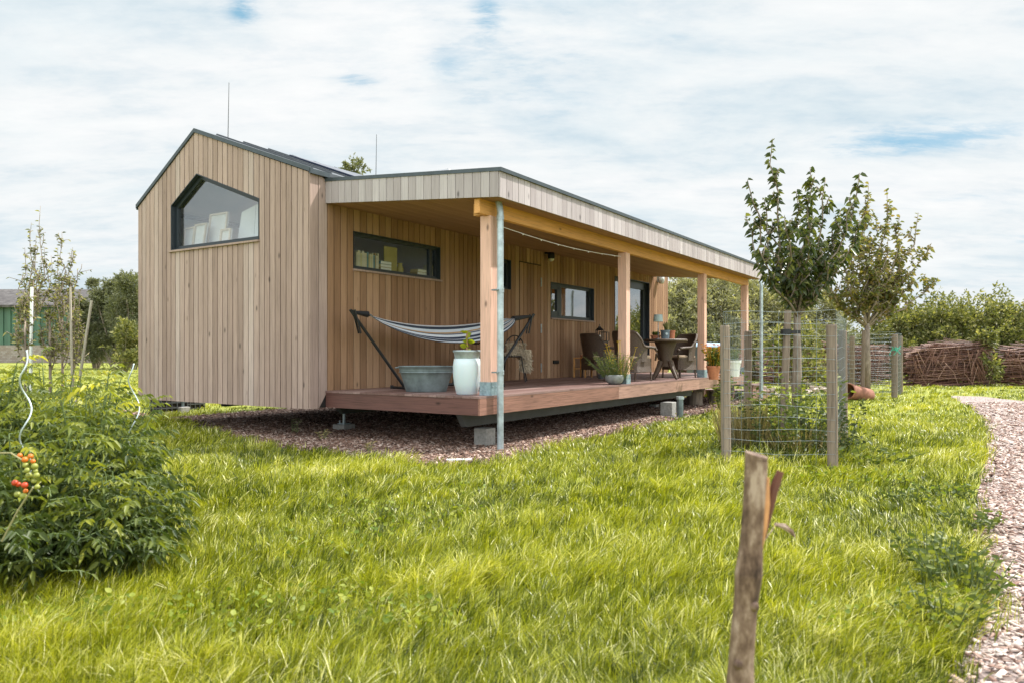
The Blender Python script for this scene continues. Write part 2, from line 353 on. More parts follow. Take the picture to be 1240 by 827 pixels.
def window(name,fn,poly,inset,fw_,depth=.06,glassm='glass',mullions=(),sill=None,mat='dark'):
    """poly list of (u,z) ccw; frame ring, pane; fn(u,z,d)"""
    n=len(poly); c=(sum(p[0] for p in poly)/n,sum(p[1] for p in poly)/n)
    def off(poly,w):
        out=[]
        for i in range(n):
            p0,p1,p2=Vector(poly[i-1]),Vector(poly[i]),Vector(poly[(i+1)%n])
            d1=(p1-p0).normalized(); d2=(p2-p1).normalized(); n1=Vector((-d1.y,d1.x)); n2=Vector((-d2.y,d2.x))
            k=(n1+n2); k=k/(k.dot(n1)); out.append(p1+k*w)
        return out
    inn=off(poly,fw_); out=off(poly,.004)
    mb=MB()
    for i in range(n):
        j=(i+1)%n
        mb.hexa([fn(*out[i],inset),fn(*out[j],inset),fn(*inn[j],inset),fn(*inn[i],inset),fn(*out[i],inset+depth),fn(*out[j],inset+depth),fn(*inn[j],inset+depth),fn(*inn[i],inset+depth)],.5)
    for (ua,ub,za,zb) in mullions:
        mb.hexa([fn(ua,za,inset-.002),fn(ub,za,inset-.002),fn(ub,zb,inset-.002),fn(ua,zb,inset-.002),fn(ua,za,inset+depth),fn(ub,za,inset+depth),fn(ub,zb,inset+depth),fn(ua,zb,inset+depth)],.5)
    f=mb.build(name,M[mat],house,bevel=.003)
    # reveal lining
    mb=MB(); o2=off(poly,.002); i2=off(poly,.014)
    for i in range(n):
        j=(i+1)%n
        mb.hexa([fn(*o2[i],-.004),fn(*o2[j],-.004),fn(*i2[j],-.004),fn(*i2[i],-.004),fn(*o2[i],inset),fn(*o2[j],inset),fn(*i2[j],inset),fn(*i2[i],inset)],.5)
    mb.build('frame',M[mat],f)
    p=MB(); k=len(inn); i3=off(poly,fw_-.01); p.add([fn(*q,inset+depth*.5) for q in i3]+[fn(*q,inset+depth*.5+.006) for q in i3],[tuple(range(k)),tuple(range(2*k-1,k-1,-1))]+[(i,(i+1)%k,(i+1)%k+k,i+k) for i in range(k)])
    p.build('pane',M[glassm],f)
    if sill:
        mb=MB(); (ua,ub,z)=sill; mb.hexa([fn(ua,z-.03,-.035),fn(ub,z-.03,-.035),fn(ub,z-.03,.02),fn(ua,z-.03,.02),fn(ua,z-.003,-.035),fn(ub,z-.003,-.035),fn(ub,z-.003,.02),fn(ua,z-.003,.02)],.3)
        mb.build('sill',M['clad'],f)
    return f
def ccw(poly):
    A=sum(poly[i][0]*poly[(i+1)%len(poly)][1]-poly[(i+1)%len(poly)][0]*poly[i][1] for i in range(len(poly)))
    return poly if A>0 else poly[::-1]
gp=ccw([(gu0,gb),(gu1,gb),(gu1,gz1),(gap_,gza),(gu0,gz0)])
tag(window('gable_window',fg,gp,.075,.07,.06,'glass1',sill=(gu0-.01,gu1+.03,gb)),'five-sided dark framed window following the gable')
r=lambda a,b,c,d:ccw([(a,c),(b,c),(b,d),(a,d)])
window('strip_window',fw,r(.533,2.546,2.415,2.961),.06,.055,.06,'glass',mullions=[(2.33,2.40,2.46,2.92)],sill=(.52,2.56,2.415))
sm=S_on(682,W)
window('casement_window',fw,r(6.245,8.247,1.932,2.682),.07,.07,.06,'glass2',mullions=[(sm-.05,sm+.05,1.99,2.63),(6.32,6.40,1.99,2.63),(sm-.14,sm-.05,1.99,2.63),(6.32,sm-.05,2.55,2.62),(6.32,sm-.05,1.99,2.08)],sill=(6.23,8.26,1.932))
window('small_window',fw,r(s3a,s3b,w3['lo'](0),w3['hi'](0)),.06,.06,.06,'glass')
sj=S_on(762.5,W)
gd=window('glazed_door',fw,r(sda,sdb,ZD+.012,zdt),.10,.08,.06,'glass2',mullions=[(sj-.08,sj+.08,ZD+.07,zdt-.05),(sj+.08,sdb-.08,ZD+.07,ZD+.25),(sj+.08,sj+.18,ZD+.2,zdt-.07),(sdb-.18,sdb-.08,ZD+.2,zdt-.07),(sj+.08,sdb-.08,zdt-.2,zdt-.07)])
hs=S_on(762,W); MB().box(hs+.12,hs+.16,W+.04,W+.09,1.62,1.78).box(hs+.12,hs+.26,W+.03,W+.05,1.70,1.72).build('handle',M['zinc'],gd)
# flush door: shadow gap line, hinges
mb=MB(); strips(mb,lambda u,z,d:(u,W-.010+d,z),edges(sfa,sfb,.134),lambda u:ZD+.012,lambda u:zft,[],.012,.008)
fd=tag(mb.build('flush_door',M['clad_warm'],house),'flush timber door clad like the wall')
mb=MB(); mb.box(sfa-.012,sfa-.001,W-.004,W-.001,ZD,zft+.015); mb.box(sfb+.001,sfb+.012,W-.004,W-.001,ZD,zft+.015); mb.box(sfa,sfb,W-.012,W-.001,zft+.002,zft+.02); mb.build('door_gap',M['backing'],fd)
for py in (342,398,445):
    z=Z_at(sfb,W,py); MB().box(sfb-.005,sfb+.025,W-.02,W-.004,z-.09,z+.09).build('hinge',M['zinc'],fd)
# wall lamps, outlet
s=S_on(661,W); z=Z_at(s,W,311)
mb=MB(); mb.box(s-.05,s+.05,W-.06,W,z+.05,z+.12); mb.tube([(s,W-.04,z+.07),(s,W-.10,z+.02)],.02,8); wl=mb.build('wall_spotlight',M['black'],house)
MB().lathe([(.005,.09),(.06,.08),(.075,0),(.07,-.06)],16,(s,W-.13,z)).build('lamp_head',M['black'],wl,smooth=True); MB().ball((s,W-.13,z-.05),.062,12,8).build('bulb',M['white'],wl,smooth=True)
s=S_on(796.5,W); z=Z_at(s,W,340)
mb=MB(); mb.box(s-.05,s+.05,W-.03,W,z-.05,z+.12); wl=mb.build('bulkhead_lamp',M['zinc'],house)
MB().lathe([(.002,.12),(.075,.11),(.08,.0),(.06,-.09),(.002,-.1)],16,(s,W-.11,z)).build('lamp_glass',plain('opal',(.6,.64,.62),.3),wl,smooth=True)
s=S_on(672.5,W); z=Z_at(s,W,438); MB().box(s-.11,s+.11,W-.03,W-.002,z-.035,z+.035).build('letter_slot',M['black'],house)

# canopy: soffit, roof, fascias
def zs(y,x=0): return ZIN+(ZOUT-ZIN)*(W-y)/(W+OV)
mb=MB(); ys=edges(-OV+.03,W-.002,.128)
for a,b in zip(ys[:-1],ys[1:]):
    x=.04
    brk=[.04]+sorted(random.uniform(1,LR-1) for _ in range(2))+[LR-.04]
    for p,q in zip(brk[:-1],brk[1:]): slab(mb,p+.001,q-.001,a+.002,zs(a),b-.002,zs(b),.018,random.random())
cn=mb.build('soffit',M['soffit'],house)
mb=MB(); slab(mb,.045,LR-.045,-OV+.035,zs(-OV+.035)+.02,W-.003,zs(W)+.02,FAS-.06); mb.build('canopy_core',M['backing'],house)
mb=MB(); slab(mb,-.02,LR+.02,-OV-.025,zs(-OV-.025)+FAS-.035,W-.004,zs(W)+FAS-.035,.045); mb.build('canopy_trim',M['trim'],house)
mb=MB()
e=edges(.0,LR,.136)
strips(mb,lambda u,z,d:(u,-OV+d,z),[x for x in e],lambda u:zs(-OV)-.002,lambda u:zs(-OV)+FAS-.036,[],.022,.007)
strips(mb,lambda u,z,d:(-.012+d,u,z),edges(-OV+.02,W-.003,.128),lambda u:zs(u)-.002,lambda u:zs(u)+FAS-.036,[],.022,.007)
strips(mb,lambda u,z,d:(LR+.01-d,u,z),edges(-OV+.02,W-.003,.128),lambda u:zs(u)-.002,lambda u:zs(u)+FAS-.036,[],.022,.007)
mb.build('fascia',M['fascia'],house)
ZB=zs(.06)-.175
mb=MB(); mb.box(.06,LR-.05,.045,.125,ZB,zs(.125)-.004,.3)
bm=mb.build('beam',M['beam'],house,bevel=.004)
mb=MB(); mb.box(S1+.03,S1+.12,.126,.30,ZB+.02,zs(.126)-.012,.9); mb.build('beam_stub',M['beam'],house,bevel=.004)
for i in range(4):
    x=S1+i*SP
    if i==3: x=min(x,LR-.3)
    mb=MB(); mb.box(x,x+.155,.02,.175,ZD+.16,ZB-.001,random.random()); p=mb.build('post',M['post'],house,bevel=.006)
    mb=MB(); mb.box(x-.006,x+.161,.014,.181,ZD+.001,ZD+.165)
    mb.build('post_shoe',M['shoe'],p)
    for bx in (.04,.115):
        MB().tube([(x+bx,.014,ZD+.11),(x+bx,.004,ZD+.11)],.008,6).build('bolt',M['zinc'],p); MB().tube([(x-.006,.06+bx*.8,ZD+.06),(x-.016,.06+bx*.8,ZD+.06)],.008,6).build('bolt',M['zinc'],p)
# deck
mb=MB(); ys=edges(-.006,W-.003,.128)
for a,b in zip(ys[:-1],ys[1:]):
    brk=[-.012]+sorted(random.uniform(1.5,LR-1.5) for _ in range(2))+[LR+.01]
    for p,q in zip(brk[:-1],brk[1:]): mb.box(p+.001,q-.001,a+.003,b-.003,ZD-.026,ZD+random.uniform(-.001,.001))
dk=mb.build('deck',M['deck'],house)
mb=MB(); xs=[0.0]+[3.93,7.9,LR]
for p,q in zip(xs[:-1],xs[1:]): mb.box(p+.001,q-.001,0,.025,ZDB,ZD-.0265)
mb.build('front_board',M['deckface'],dk)
for q in (.0,LR-.025): MB().box(q,q+.025,.0255,W-.002,ZDB,ZD-.0265).build('end_board',M['deckend'],dk)
mb=MB()
for i in range(20): mb.box(.1+i*.6,.15+i*.6,.03,W-.01,ZDB+.02,ZD-.028)
mb.build('joist',M['backing'],dk)
# steel chassis beams under deck and house
mb=MB(); ya=.38
a0=S_on(557.5,ya)
def taper(mb,y,x0,x1,zt,zb): mb.hexa([(x0+.12,y,zb),(x1-.12,y,zb),(x1-.12,y+.08,zb),(x0+.12,y+.08,zb),(x0,y,zt),(x1,y,zt),(x1,y+.08,zt),(x0,y+.08,zt)])
taper(mb,ya,a0,8.6,ZDB-.002,ZDB-.175); taper(mb,W+.4,.6,LW-.6,ZGB,ZGB-.15); taper(mb,W+GW-.9,.6,LW-.6,ZGB,ZGB-.15)
mb.build('steel_beam',M['steel'],house)
# downpipes
def downpipe(s,y,z0,ztop):
    mb=MB(); mb.tube([(s,y,z0),(s,y,ztop-.12),(s,y+.01,ztop-.05),(s,y+.03,ztop+.03)],.041,14)
    d=mb.build('downpipe',M['zinc'],house,smooth=False)
    for zz in (ztop-.17,ztop-.2,ZD+.27,ZD+.30,1.95,1.98):
        MB().tube([(s,y,zz-.012),(s,y,zz+.012)],.047,14).build('collar',M['zinc'],d)
    for zz in (ZD+.285,1.965): MB().box(s-.09,s-.03,y-.01,y+.07,zz-.008,zz+.008).build('clamp',M['zincdull'],d)
sp_=S_on(605.8,-.075); downpipe(sp_,-.075,.0,ZOUT+.01)
downpipe(S_on(922,-.075),-.075,.0,ZOUT+.01)
# string lights
mb=MB(); a=Vector((S1+.16,.10,Z_at(S1+.16,.1,271))); b=Vector((S1+SP,.12,Z_at(S1+SP,.12,311)))
pts=[a.lerp(b,i/16)+Vector((0,0,-.06*math.sin(PI*i/16))) for i in range(17)]
sl=thing('string_lights',(X0,Y0,0),'thin white fairy light cable strung under the veranda roof','string lights',rz=TH)
cab=MB().tube(pts,.004,5)
yb=W-.1; far=[(LR-.3,y,zs(y)-.03) for y in np.linspace(W-.1,.3,12)]; cab.build('cable',M['white'],sl); MB().tube(far,.004,5).build('cable',M['white'],sl)
mb=MB()
for p in pts[1:-1:2]: mb.ball(p-Vector((0,0,.012)),.008,6,4)
for k in range(16):
    y=.4+k*.13; mb.ball((LR-.3,y,zs(y)-.06-.02*(k%3)),.014,6,4)
tag(mb.build('bulbs',M['white'],sl),kind='stuff')

# footings: things
def block(pxl,pxr,pyt,pyb,label,rod=None,rot=None,h=None):
    g=GP((pxl+pxr)/2,pyb); w_=(pxr-pxl)/FOC*g.y; h=h or (pyb-pyt)/FOC*g.y
    t=thing('concrete_block',g+Vector((0,w_/2,0)),label,'concrete block','concrete footings and blocks',rz=TH if rot is None else rot)
    k=w_*.72; MB().box(-k/2,k/2,-k/2,k/2,-.03,h).build('block',M['concrete'],t,bevel=.012)
    return t,k,h
t,k,h=block(400,427,512,522,'concrete footing with a galvanised rod under the left deck corner',h=.10)
MB().tube([(0,0,h),(0,0,ZDB)],.022,8).build('rod',M['zinc'],t); MB().box(-.07,.07,-.07,.07,h,h+.012).build('base_plate',M['zinc'],t)
for q in (-.045,.045): MB().tube([(q,.045,h),(q,.045,h+.06)],.009,6).build('bolt',M['zinc'],t)
block(573,600,517,541,'grey concrete block under the dark steel beam near the downpipe',h=.235)
block(801,822,487,505,'weathered concrete block next to a short metal post beyond the deck')
t,k,h=block(209,226,491,500,'concrete footing with steel bracket under the left end of the house',h=.12)
MB().tube([(0,0,h),(0,0,ZGB)],.03,8).build('rod',M['zincdull'],t)
t,k,h=block(787,800,488,494,'small pale stone block lying in the shade under the deck edge',h=.08)
g=GP(823.5,506); t=thing('metal_post',g,'short grey metal tube post with cap beside weathered concrete block','post')
MB().tube([(0,0,0),(0,0,.35)],.06,12).build('tube',M['zincdull'],t); MB().tube([(0,0,.35),(0,0,.40)],.075,12).build('cap',M['zinc'],t); MB().box(-.16,.1,-.1,.1,0,.03).build('foot',M['zincdull'],t)
def log(px,py,w_,h,lab):
    g=GP(px,py); t=thing('log_stump',g,lab,'log','sawn logs under the deck'); rr=w_/2
    MB().tube([(0,0,-.02),(0,.0,h)],[rr,rr*.97],14).build('bark',M['bark'],t); MB().tube([(0,0,h),(0,0,h+.004)],rr*.93,14).build('cut_face',M['pine'],t)
m,nt_,b_=newmat('bark'); c=ramp(nt_,noise(nt_,6,6,(3,3,.6),.7),[(.3,(.10,.075,.06)),(.5,(.20,.155,.12)),(.7,(.32,.26,.21))]); nt_.links.new(c,b_.inputs['Base Color']); b_.inputs['Roughness'].default_value=.9; bump(nt_,b_,noise(nt_,6,6,(3,3,.6),.7),.7,.02); M['bark']=m
m,nt_,b_=newmat('young_bark'); c=ramp(nt_,noise(nt_,14,5,(1,1,.4),.65,off=9.),[(.3,(.13,.10,.075)),(.5,(.22,.175,.13)),(.72,(.34,.28,.22))]); nt_.links.new(c,b_.inputs['Base Color']); b_.inputs['Roughness'].default_value=.8; bump(nt_,b_,noise(nt_,20,5,(1,1,.3)),.4,.01); M['ybark']=m
log(841,491,.36,.31,'short pale round log standing under the deck edge'); log(867,489,.34,.30,'dark barked round log standing right of the pale log')
# black crates behind far left footing
for i,(px,py) in enumerate(((190,502),(214,497))):
    g=GP(px,py)+Vector((0,.5,0)); t=thing('plastic_crate',g,('black lattice plastic crate beneath the left end of the gable, nearer the tomatoes','black lattice plastic crate deeper under the house floor')[i],'crate','black crates under the house',rz=TH)
    mb=MB(); w_,d_,h_=.6,.4,.32
    for z in (0.0,.1,.2,.3):
        for a,b,c,d in ((-w_/2,w_/2,-d_/2,-d_/2+.012),(-w_/2,w_/2,d_/2-.012,d_/2),(-w_/2,-w_/2+.012,-d_/2+.013,d_/2-.013),(w_/2-.012,w_/2,-d_/2+.013,d_/2-.013)): mb.box(a,b,c,d,z,z+.022)
    mb.build('rails',M['steel'],t); MB().box(-w_/2+.02,w_/2-.02,-d_/2+.02,d_/2-.02,.01,.29).build('dark_fill',M['backing'],t)  # dark box added inside so the crate reads dark between its rails
    mb=MB()
    for k in range(6):
        x=-w_/2+.01+k*(w_-.03)/5; mb.box(x,x+.014,-d_/2-.002,-d_/2+.010,0.001,.32)
    for k in range(4):
        y=-d_/2+.02+k*(d_-.05)/3; mb.box(-w_/2-.002,-w_/2+.010,y,y+.014,0.001,.32)
    mb.build('slats',M['steel'],t)

# ------------------------------------------------------------------ things in the pentagon window
def frame_pic(s_in,u,w_,h,z,lean,label,face='back',name='canvas_frame',group='canvases on the gable window ledge',yaw=0):
    t=thing(name,H2W(s_in,u,z),label,'canvas',group,rz=TH-PI/2+yaw)
    # local: x along -? : build width on x, faces -y
    c,s_=math.cos(lean),math.sin(lean)
    Mx=Matrix(((1,0,0),(0,c,s_),(0,-s_,c)))
    def P(x,y,z): return Mx@Vector((x,y,z))
    mb=MB(); mb.hexa([P(*q) for q in ((-w_/2,0,0),(w_/2,0,0),(w_/2,.015,0),(-w_/2,.015,0),(-w_/2,0,h),(w_/2,0,h),(w_/2,.015,h),(-w_/2,.015,h))]); mb.build('canvas',M['canvas'],t)
    mb=MB(); q=.028
    for a,b,c0,d in ((-w_/2,w_/2,0,q),(-w_/2,w_/2,h-q,h),(-w_/2,-w_/2+q,q,h-q),(w_/2-q,w_/2,q,h-q)):
        mb.hexa([P(*v) for v in ((a,-.025,c0),(b,-.025,c0),(b,-.001,c0),(a,-.001,c0),(a,-.025,d),(b,-.025,d),(b,-.001,d),(a,-.001,d))])
    mb.build('stretcher_bar',M['pine'],t); return t
zsill=gb+.06
mb=MB(); mb.box(SG+.151,SG+.60,gu0-.1,gu1+.1,zsill-.05,zsill); mb.build('window_board',M['white'],house)
def gpos(px,d=.3): return I_on(px,SG+d)
frame_pic(SG+.27,gpos(230),.29,.35,zsill,.12,'small unframed canvas turned backwards, leftmost on the gable window ledge')
frame_pic(SG+.40,gpos(255),.46,.55,zsill,.12,'tallest canvas with pale wooden stretcher standing behind the others')
frame_pic(SG+.25,gpos(244),.31,.38,zsill,.15,'plain white canvas leaning between the small and the tall ones')
frame_pic(SG+.28,gpos(274),.25,.24,zsill,.12,'smallest canvas with ochre sketch, right of the tallest one')
t=thing('storage_boards',H2W(SG+.45,gpos(297),zsill),'two large white boards standing at the right end of the gable window','boards',rz=TH-PI/2)
for i,(x,w_,h) in enumerate(((-.26,.50,.60),(.24,.48,.70))):
    mb=MB(); mb.hexa([(x-w_/2+.10*(i==0),0,0),(x+w_/2,0,0),(x+w_/2,.03,0),(x-w_/2+.1*(i==0),.03,0),(x-w_/2+.16*(i==0),.05,h*.86),(x+w_/2,.05,h),(x+w_/2,.08,h),(x-w_/2+.16*(i==0),.08,h*.86)]); mb.build('board',M['white'],t,bevel=.005)
# books in strip window
zb=2.47; mb=MB(); mb.box(.55,2.53,W+.125,W+.42,zb-.03,zb); mb.build('window_board',plain('ledge_ochre',(.50,.42,.22),.7),house)
bookcols=[(.55,.5,.35),(.62,.58,.45),(.5,.42,.22),(.58,.52,.3),(.12,.25,.3),(.6,.55,.4),(.35,.28,.16),(.66,.6,.45)]
bm_=[plain('book_%s'%n,c,.7) for n,c in zip(('straw','cream','ochre','sand','teal','bone','brown','ivory'),bookcols)]
words=['straw','cream','ochre','sand','teal','bone','brown','ivory']
x=S_on(431,W+.2); i=0
bookn=0
def book(x,th,h,mi,lay=False,z=zb,label=None):
    global bookn
    t=thing('book',H2W(x,W+.20,z),label,'book','books on the strip window ledge',rz=TH)
    if not lay:
        MB().box(0,th,-.07,.07,0,h).build('cover',bm_[mi],t); MB().box(.003,th-.003,-.066,.068,h,h+.001).build('pages',M['canvas'],t)
    else:
        MB().box(0,.24,-.08,.08,0,th).build('cover',bm_[mi],t); MB().box(.003,.238,-.081,-.0801,.004,th-.004).build('pages',M['canvas'],t)
    bookn+=1
ends=[S_on(p,W+.2) for p in (431,454)]
k=0; px_=431.5; cols=[0,1,5,3,1,7,0,4,2,5,3,1,4,6,1,5]
names_=['leftmost','second','third','fourth','fifth','sixth','seventh','eighth','ninth','tenth','eleventh','twelfth','thirteenth','fourteenth','fifteenth','sixteenth']
x=S_on(431.5,W+.13)
for k,c_ in enumerate(cols):
    th=random.choice([.022,.028,.034,.04])*.95; h=random.uniform(.20,.25)
    book(x,th,h,c_,label='upright %s book, %s from the left in the strip window row'%(words[c_],names_[k])); x+=th+.002
for k,c_ in enumerate((6,2,4)): book(x+.03,.045,.24,c_,True,zb+k*.047,label='%s book lying flat in the small pile beside the ochre board, %s'%(words[c_],('bottom','middle','top')[k]))
xb=S_on(467.5,W+.2)
t=tag(MB().box(0,.30,0,.012,0,.40).build('ochre_board',M['gold'],None,H2W(xb,W+.24,zb),TH),'upright ochre board between the book row and the vase in the strip window','board')
xv=S_on(485.5,W+.2); MB().lathe([(.001,0),(.05,0),(.06,.06),(.03,.14),(.045,.16)],16).build('vase',M['gold'],None,H2W(xv,W+.22,zb),smooth=True)
tag(bpy.data.objects['vase'],'small ochre vase right of the ochre board in the strip window','vase')
x=S_on(500,W+.2)
for k,c_ in enumerate((2,0,3,5,0,1)): book(x+.55-.04*k,.036,.19,c_,label='%s book near the right end of the strip window, %s from the right'%(words[c_],names_[k].replace('leftmost','first')))
book(x+.02,.05,.2,6,True,label='thick brown book lying flat right of the vase')
book(x+.03,.045,.2,2,True,zb+.05,label='ochre book lying on the thick brown book right of the vase')

# ------------------------------------------------------------------ things on the deck
def DP(px,py,r,z=ZD):
    g=GP(px,py,z); return at(px,HY,g.y+r)+Vector((0,0,z+.001-CZ))
def HL(s,inn,z=ZD): return H2W(s,inn,z)
# hammock with stand : endpoints in house coords
ia,ib=2.2,1.25
A=Vector((S_on(426.5,ia),ia,0)); B=Vector((S_on(645,ib),ib,0))
A.z=Z_at(A.x,A.y,378); B.z=Z_at(B.x,B.y,383)
ham=thing('hammock',(X0,Y0,0),'blue, white and ochre striped hammock hung in a black steel stand','hammock',rz=TH)
dv=(B-A); dh=Vector((dv.x,dv.y,0)).normalized(); pv=Vector((-dh.y,dh.x,0))
L_=Vector((dv.x,dv.y,0)).length
fa=A+dh*.82; fa.z=ZD+.05; fb=B-dh*.9; fb.z=ZD+.05
mb=MB(); 
for (t0,f0,sgn) in ((A,fa,1),(B,fb,-1)):
    mb.tube([t0-dh*.03*sgn+Vector((0,0,.03)),f0],.022,8)
mb.tube([fa,fb],.022,8); mb.build('stand_frame',M['black'],ham)
for f0 in (fa,fb):
    mb=MB(); mb.tube([f0+pv*.32-Vector((0,0,.03)),f0-pv*.32-Vector((0,0,.03))],.02,8)
    for q in (.32,-.32): mb.tube([f0+pv*q-Vector((0,0,.049)),f0+pv*q],.025,8)
    mb.build('foot_bar',M['black'],ham)
# fabric
fs=A+dv*.075+Vector((0,0,-.03)); fe=B-dv*.13+Vector((0,0,-.05))
nu,nv=60,27; vs=[];fc=[]; var=[]
for i in range(nu+1):
    u=i/nu; c=fs.lerp(fe,u); q_=4*u*(1-u); sag=.31*q_**.85; wd_=.07+.27*min(1,q_**.6)
    for j in range(nv+1):
        v=j/nv*2-1
        p=c+pv*v*wd_*.9+Vector((0,0,-sag+.125*v*q_**.5+.05*v*v*q_+ .018*math.sin(v*9)*min(1,q_)))
        vs.append(p); var.append(j/nv)
for i in range(nu):
    for j in range(nv): fc.append((i*(nv+1)+j,i*(nv+1)+j+1,(i+1)*(nv+1)+j+1,(i+1)*(nv+1)+j))
me=bpy.data.meshes.new('fabric'); me.from_pydata(vs,[],fc); me.update(); me.shade_smooth()
a=me.attributes.new('var','FLOAT','POINT'); a.data.foreach_set('value',var)
m,nt,b=newmat('striped_cloth'); st_=[]
cols=[(.05,.06,.09),(.62,.66,.70),(.03,.04,.06),(.55,.60,.66),(.42,.27,.13),(.60,.63,.66),(.03,.04,.07),(.62,.66,.70),(.08,.10,.15),(.60,.62,.64),(.45,.29,.14),(.55,.6,.65),(.03,.04,.06),(.66,.68,.7)]
c=ramp(nt,varof(nt),[(i/len(cols),q) for i,q in enumerate(cols)],'CONSTANT'); nt.links.new(c,b.inputs['Base Color']); b.inputs['Roughness'].default_value=.9
fo=link('fabric',me,m,ham); so_=fo.modifiers.new('thick','SOLIDIFY'); so_.thickness=.004
for (p0,p1,nm) in ((A,fs,'left'),(B,fe,'right')):
    mb=MB(); 
    for q in np.linspace(-1,1,7): mb.tube([p0+Vector((0,0,.0)),p1+pv*q*.05+Vector((0,0,.02*q))],.007,5)
    mb.tube([p0.lerp(p1,.1),p0.lerp(p1,.98)],[.02,.045],8); mb.build('suspension_cord',M['black'],ham)
    mb=MB(); sg=1 if nm=='left' else -1
    for q in (-.03,.03): mb.obox(p0+Vector((0,0,-.13))+dh*(.07*sg)+pv*q,.025,.012,.34,Matrix.Rotation(TH*0,3,'Z')@Matrix.Rotation(-.35*sg,3,'Y'))
    mb.build('strap',M['black'],ham)
# zinc tub
g=GP(516,473.5,ZD); lc=W2H(g.x,g.y); 
tub=thing('zinc_tub',DP(516,475,.24),'oval weathered zinc wash tub on the deck under the hammock','tub',rz=math.radians(-8))
MB().lathe([(.0001,0),(.245,0),(.25,.01),(.30,.20),(.322,.265),(.328,.27),(.328,.285),(.335,.33),(.345,.335),(.345,.347),(.33,.347),(.32,.30),(.29,.2),(.235,.02),(.0001,.015)],40,ex=1.12,ey=.70).build('body',M['zincdull'],tub,smooth=True)
MB().lathe([(.338,.255),(.341,.262),(.338,.27)],40,ex=1.10,ey=.70).build('rib',M['zincdull'],tub)
for sx in (-1,1):
    MB().box(.355 if sx>0 else -.42,.42 if sx>0 else -.355,-.06,.06,.315,.33).build('handle',M['zincdull'],tub,bevel=.006)
# white planter, zinc bucket in it, small plant
g=GP(566,478,ZD); lc=W2H(g.x,g.y); pc=DP(565.5,478,.14)
m,nt,b=newmat('frosted_plastic'); b.inputs['Base Color'].default_value=(.60,.70,.73,1); b.inputs['Roughness'].default_value=.35; b.inputs['Subsurface Weight'].default_value=.15; M['frost']=m
pl=MB().lathe([(.0001,0),(.125,0),(.135,.01),(.165,.14),(.178,.27),(.178,.36),(.165,.445),(.158,.45),(.150,.44),(.165,.3),(.12,.02),(.0001,.02)],36).build('planter',M['frost'],None,pc,smooth=True)
tag(pl,'tall frosted white barrel-shaped planter at the foot of the front veranda post','planter')
bk=thing('zinc_bucket',pc+Vector((0,0,.02)),'zinc bucket whose grey rim rises out of the tall white planter','bucket')
MB().lathe([(.0001,0),(.10,0),(.14,.30),(.155,.43),(.165,.50),(.178,.51),(.180,.53),(.172,.535),(.158,.52),(.14,.42),(.0001,.42)],32).build('body',M['zinc'],bk,smooth=True)
MB().lathe([(.0001,.425),(.14,.425)],20).build('soil',plain('soil',(.04,.03,.02),.95),bk)

# leaf builder
def leaf_arrays(P,D,L,wr=.45,fold=.15,droop=.0,var=None,rs=None):
    rs=rs or rng; n=len(P); P=np.asarray(P,float); D=np.asarray(D,float); D=D/(np.linalg.norm(D,axis=1,keepdims=True)+1e-9)
    r=rs.normal(size=(n,3)); r[:,2]*=.6; S=np.cross(D,r); S/= (np.linalg.norm(S,axis=1,keepdims=True)+1e-9); Nn=np.cross(S,D)
    flip=np.where(Nn[:,2]<0,-1,1)[:,None]; Nn=Nn*flip
    L=np.asarray(L)[:,None]; Wd=L*wr*.5
    dz=np.zeros((n,3)); dz[:,2]=-droop
    v0=P; v1=P+D*L*.30+S*Wd*.95+Nn*Wd*fold*2; v2=P+D*L*.68+S*Wd*.75+Nn*Wd*fold*1.5+dz*L*.4; v3=P+D*L+dz*L
    v4=P+D*L*.68-S*Wd*.75+Nn*Wd*fold*1.5+dz*L*.4; v5=P+D*L*.30-S*Wd*.95+Nn*Wd*fold*2
    co=np.stack([v0,v1,v2,v3,v4,v5],1).reshape(-1,3)
    b=(np.arange(n)*6)[:,None]; q=np.concatenate([b+np.array([[0,1,2,3]]),b+np.array([[0,3,4,5]])],0)
    if var is None: var=rs.random(n)
    return co,q,np.repeat(var,6)
def leaves(name,mat,parent,P,D,L,**k):
    co,q,v=leaf_arrays(P,D,L,**k); return link(name,fast_mesh(name,co,quads=q,var=v),mat,parent)

M['apple']=leafmat('apple_leaf',[(.038,.055,.024),(.058,.08,.03),(.085,.108,.04),(.20,.21,.04)],.28,.30)
M['pear']=leafmat('pear_leaf',[(.08,.10,.03),(.13,.14,.04),(.20,.19,.06),(.30,.22,.08)],.38)
M['willow']=leafmat('willow_leaf',[(.12,.125,.075),(.20,.20,.115),(.32,.31,.20),(.50,.47,.33)],.35)
M['hedge']=leafmat('hedge_leaf',[(.055,.07,.025),(.11,.125,.04),(.21,.21,.075),(.44,.40,.19)],.35)
M['dkleaf']=leafmat('conifer_leaf',[(.09,.105,.06),(.15,.16,.09),(.26,.26,.16)],.3)
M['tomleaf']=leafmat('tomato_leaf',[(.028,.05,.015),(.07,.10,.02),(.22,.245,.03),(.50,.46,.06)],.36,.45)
M['weed']=leafmat('weed_leaf',[(.05,.08,.02),(.12,.155,.028),(.27,.29,.05)],.32)
M['darkweed']=leafmat('nettle_leaf',[(.03,.045,.02),(.055,.075,.03),(.11,.13,.05)],.25)
M['drygrass']=leafmat('dry_grass',[(.25,.2,.09),(.4,.33,.17)],.3)
M['stem']=plain('green_stem',(.10,.14,.04),.7)
M['orange']=plain('tomato_orange',(.66,.16,.015),.42,0,2,.08); M['red']=plain('tomato_red',(.48,.05,.012),.42,0,2,.08)
M['greent']=plain('tomato_green',(.26,.28,.05),.45,0,2,.15)
M['petal']=plain('yellow_petal',(.80,.55,.02),.6,0,4,.1); M['opetal']=plain('orange_petal',(.80,.28,.01),.6,0,4,.15)
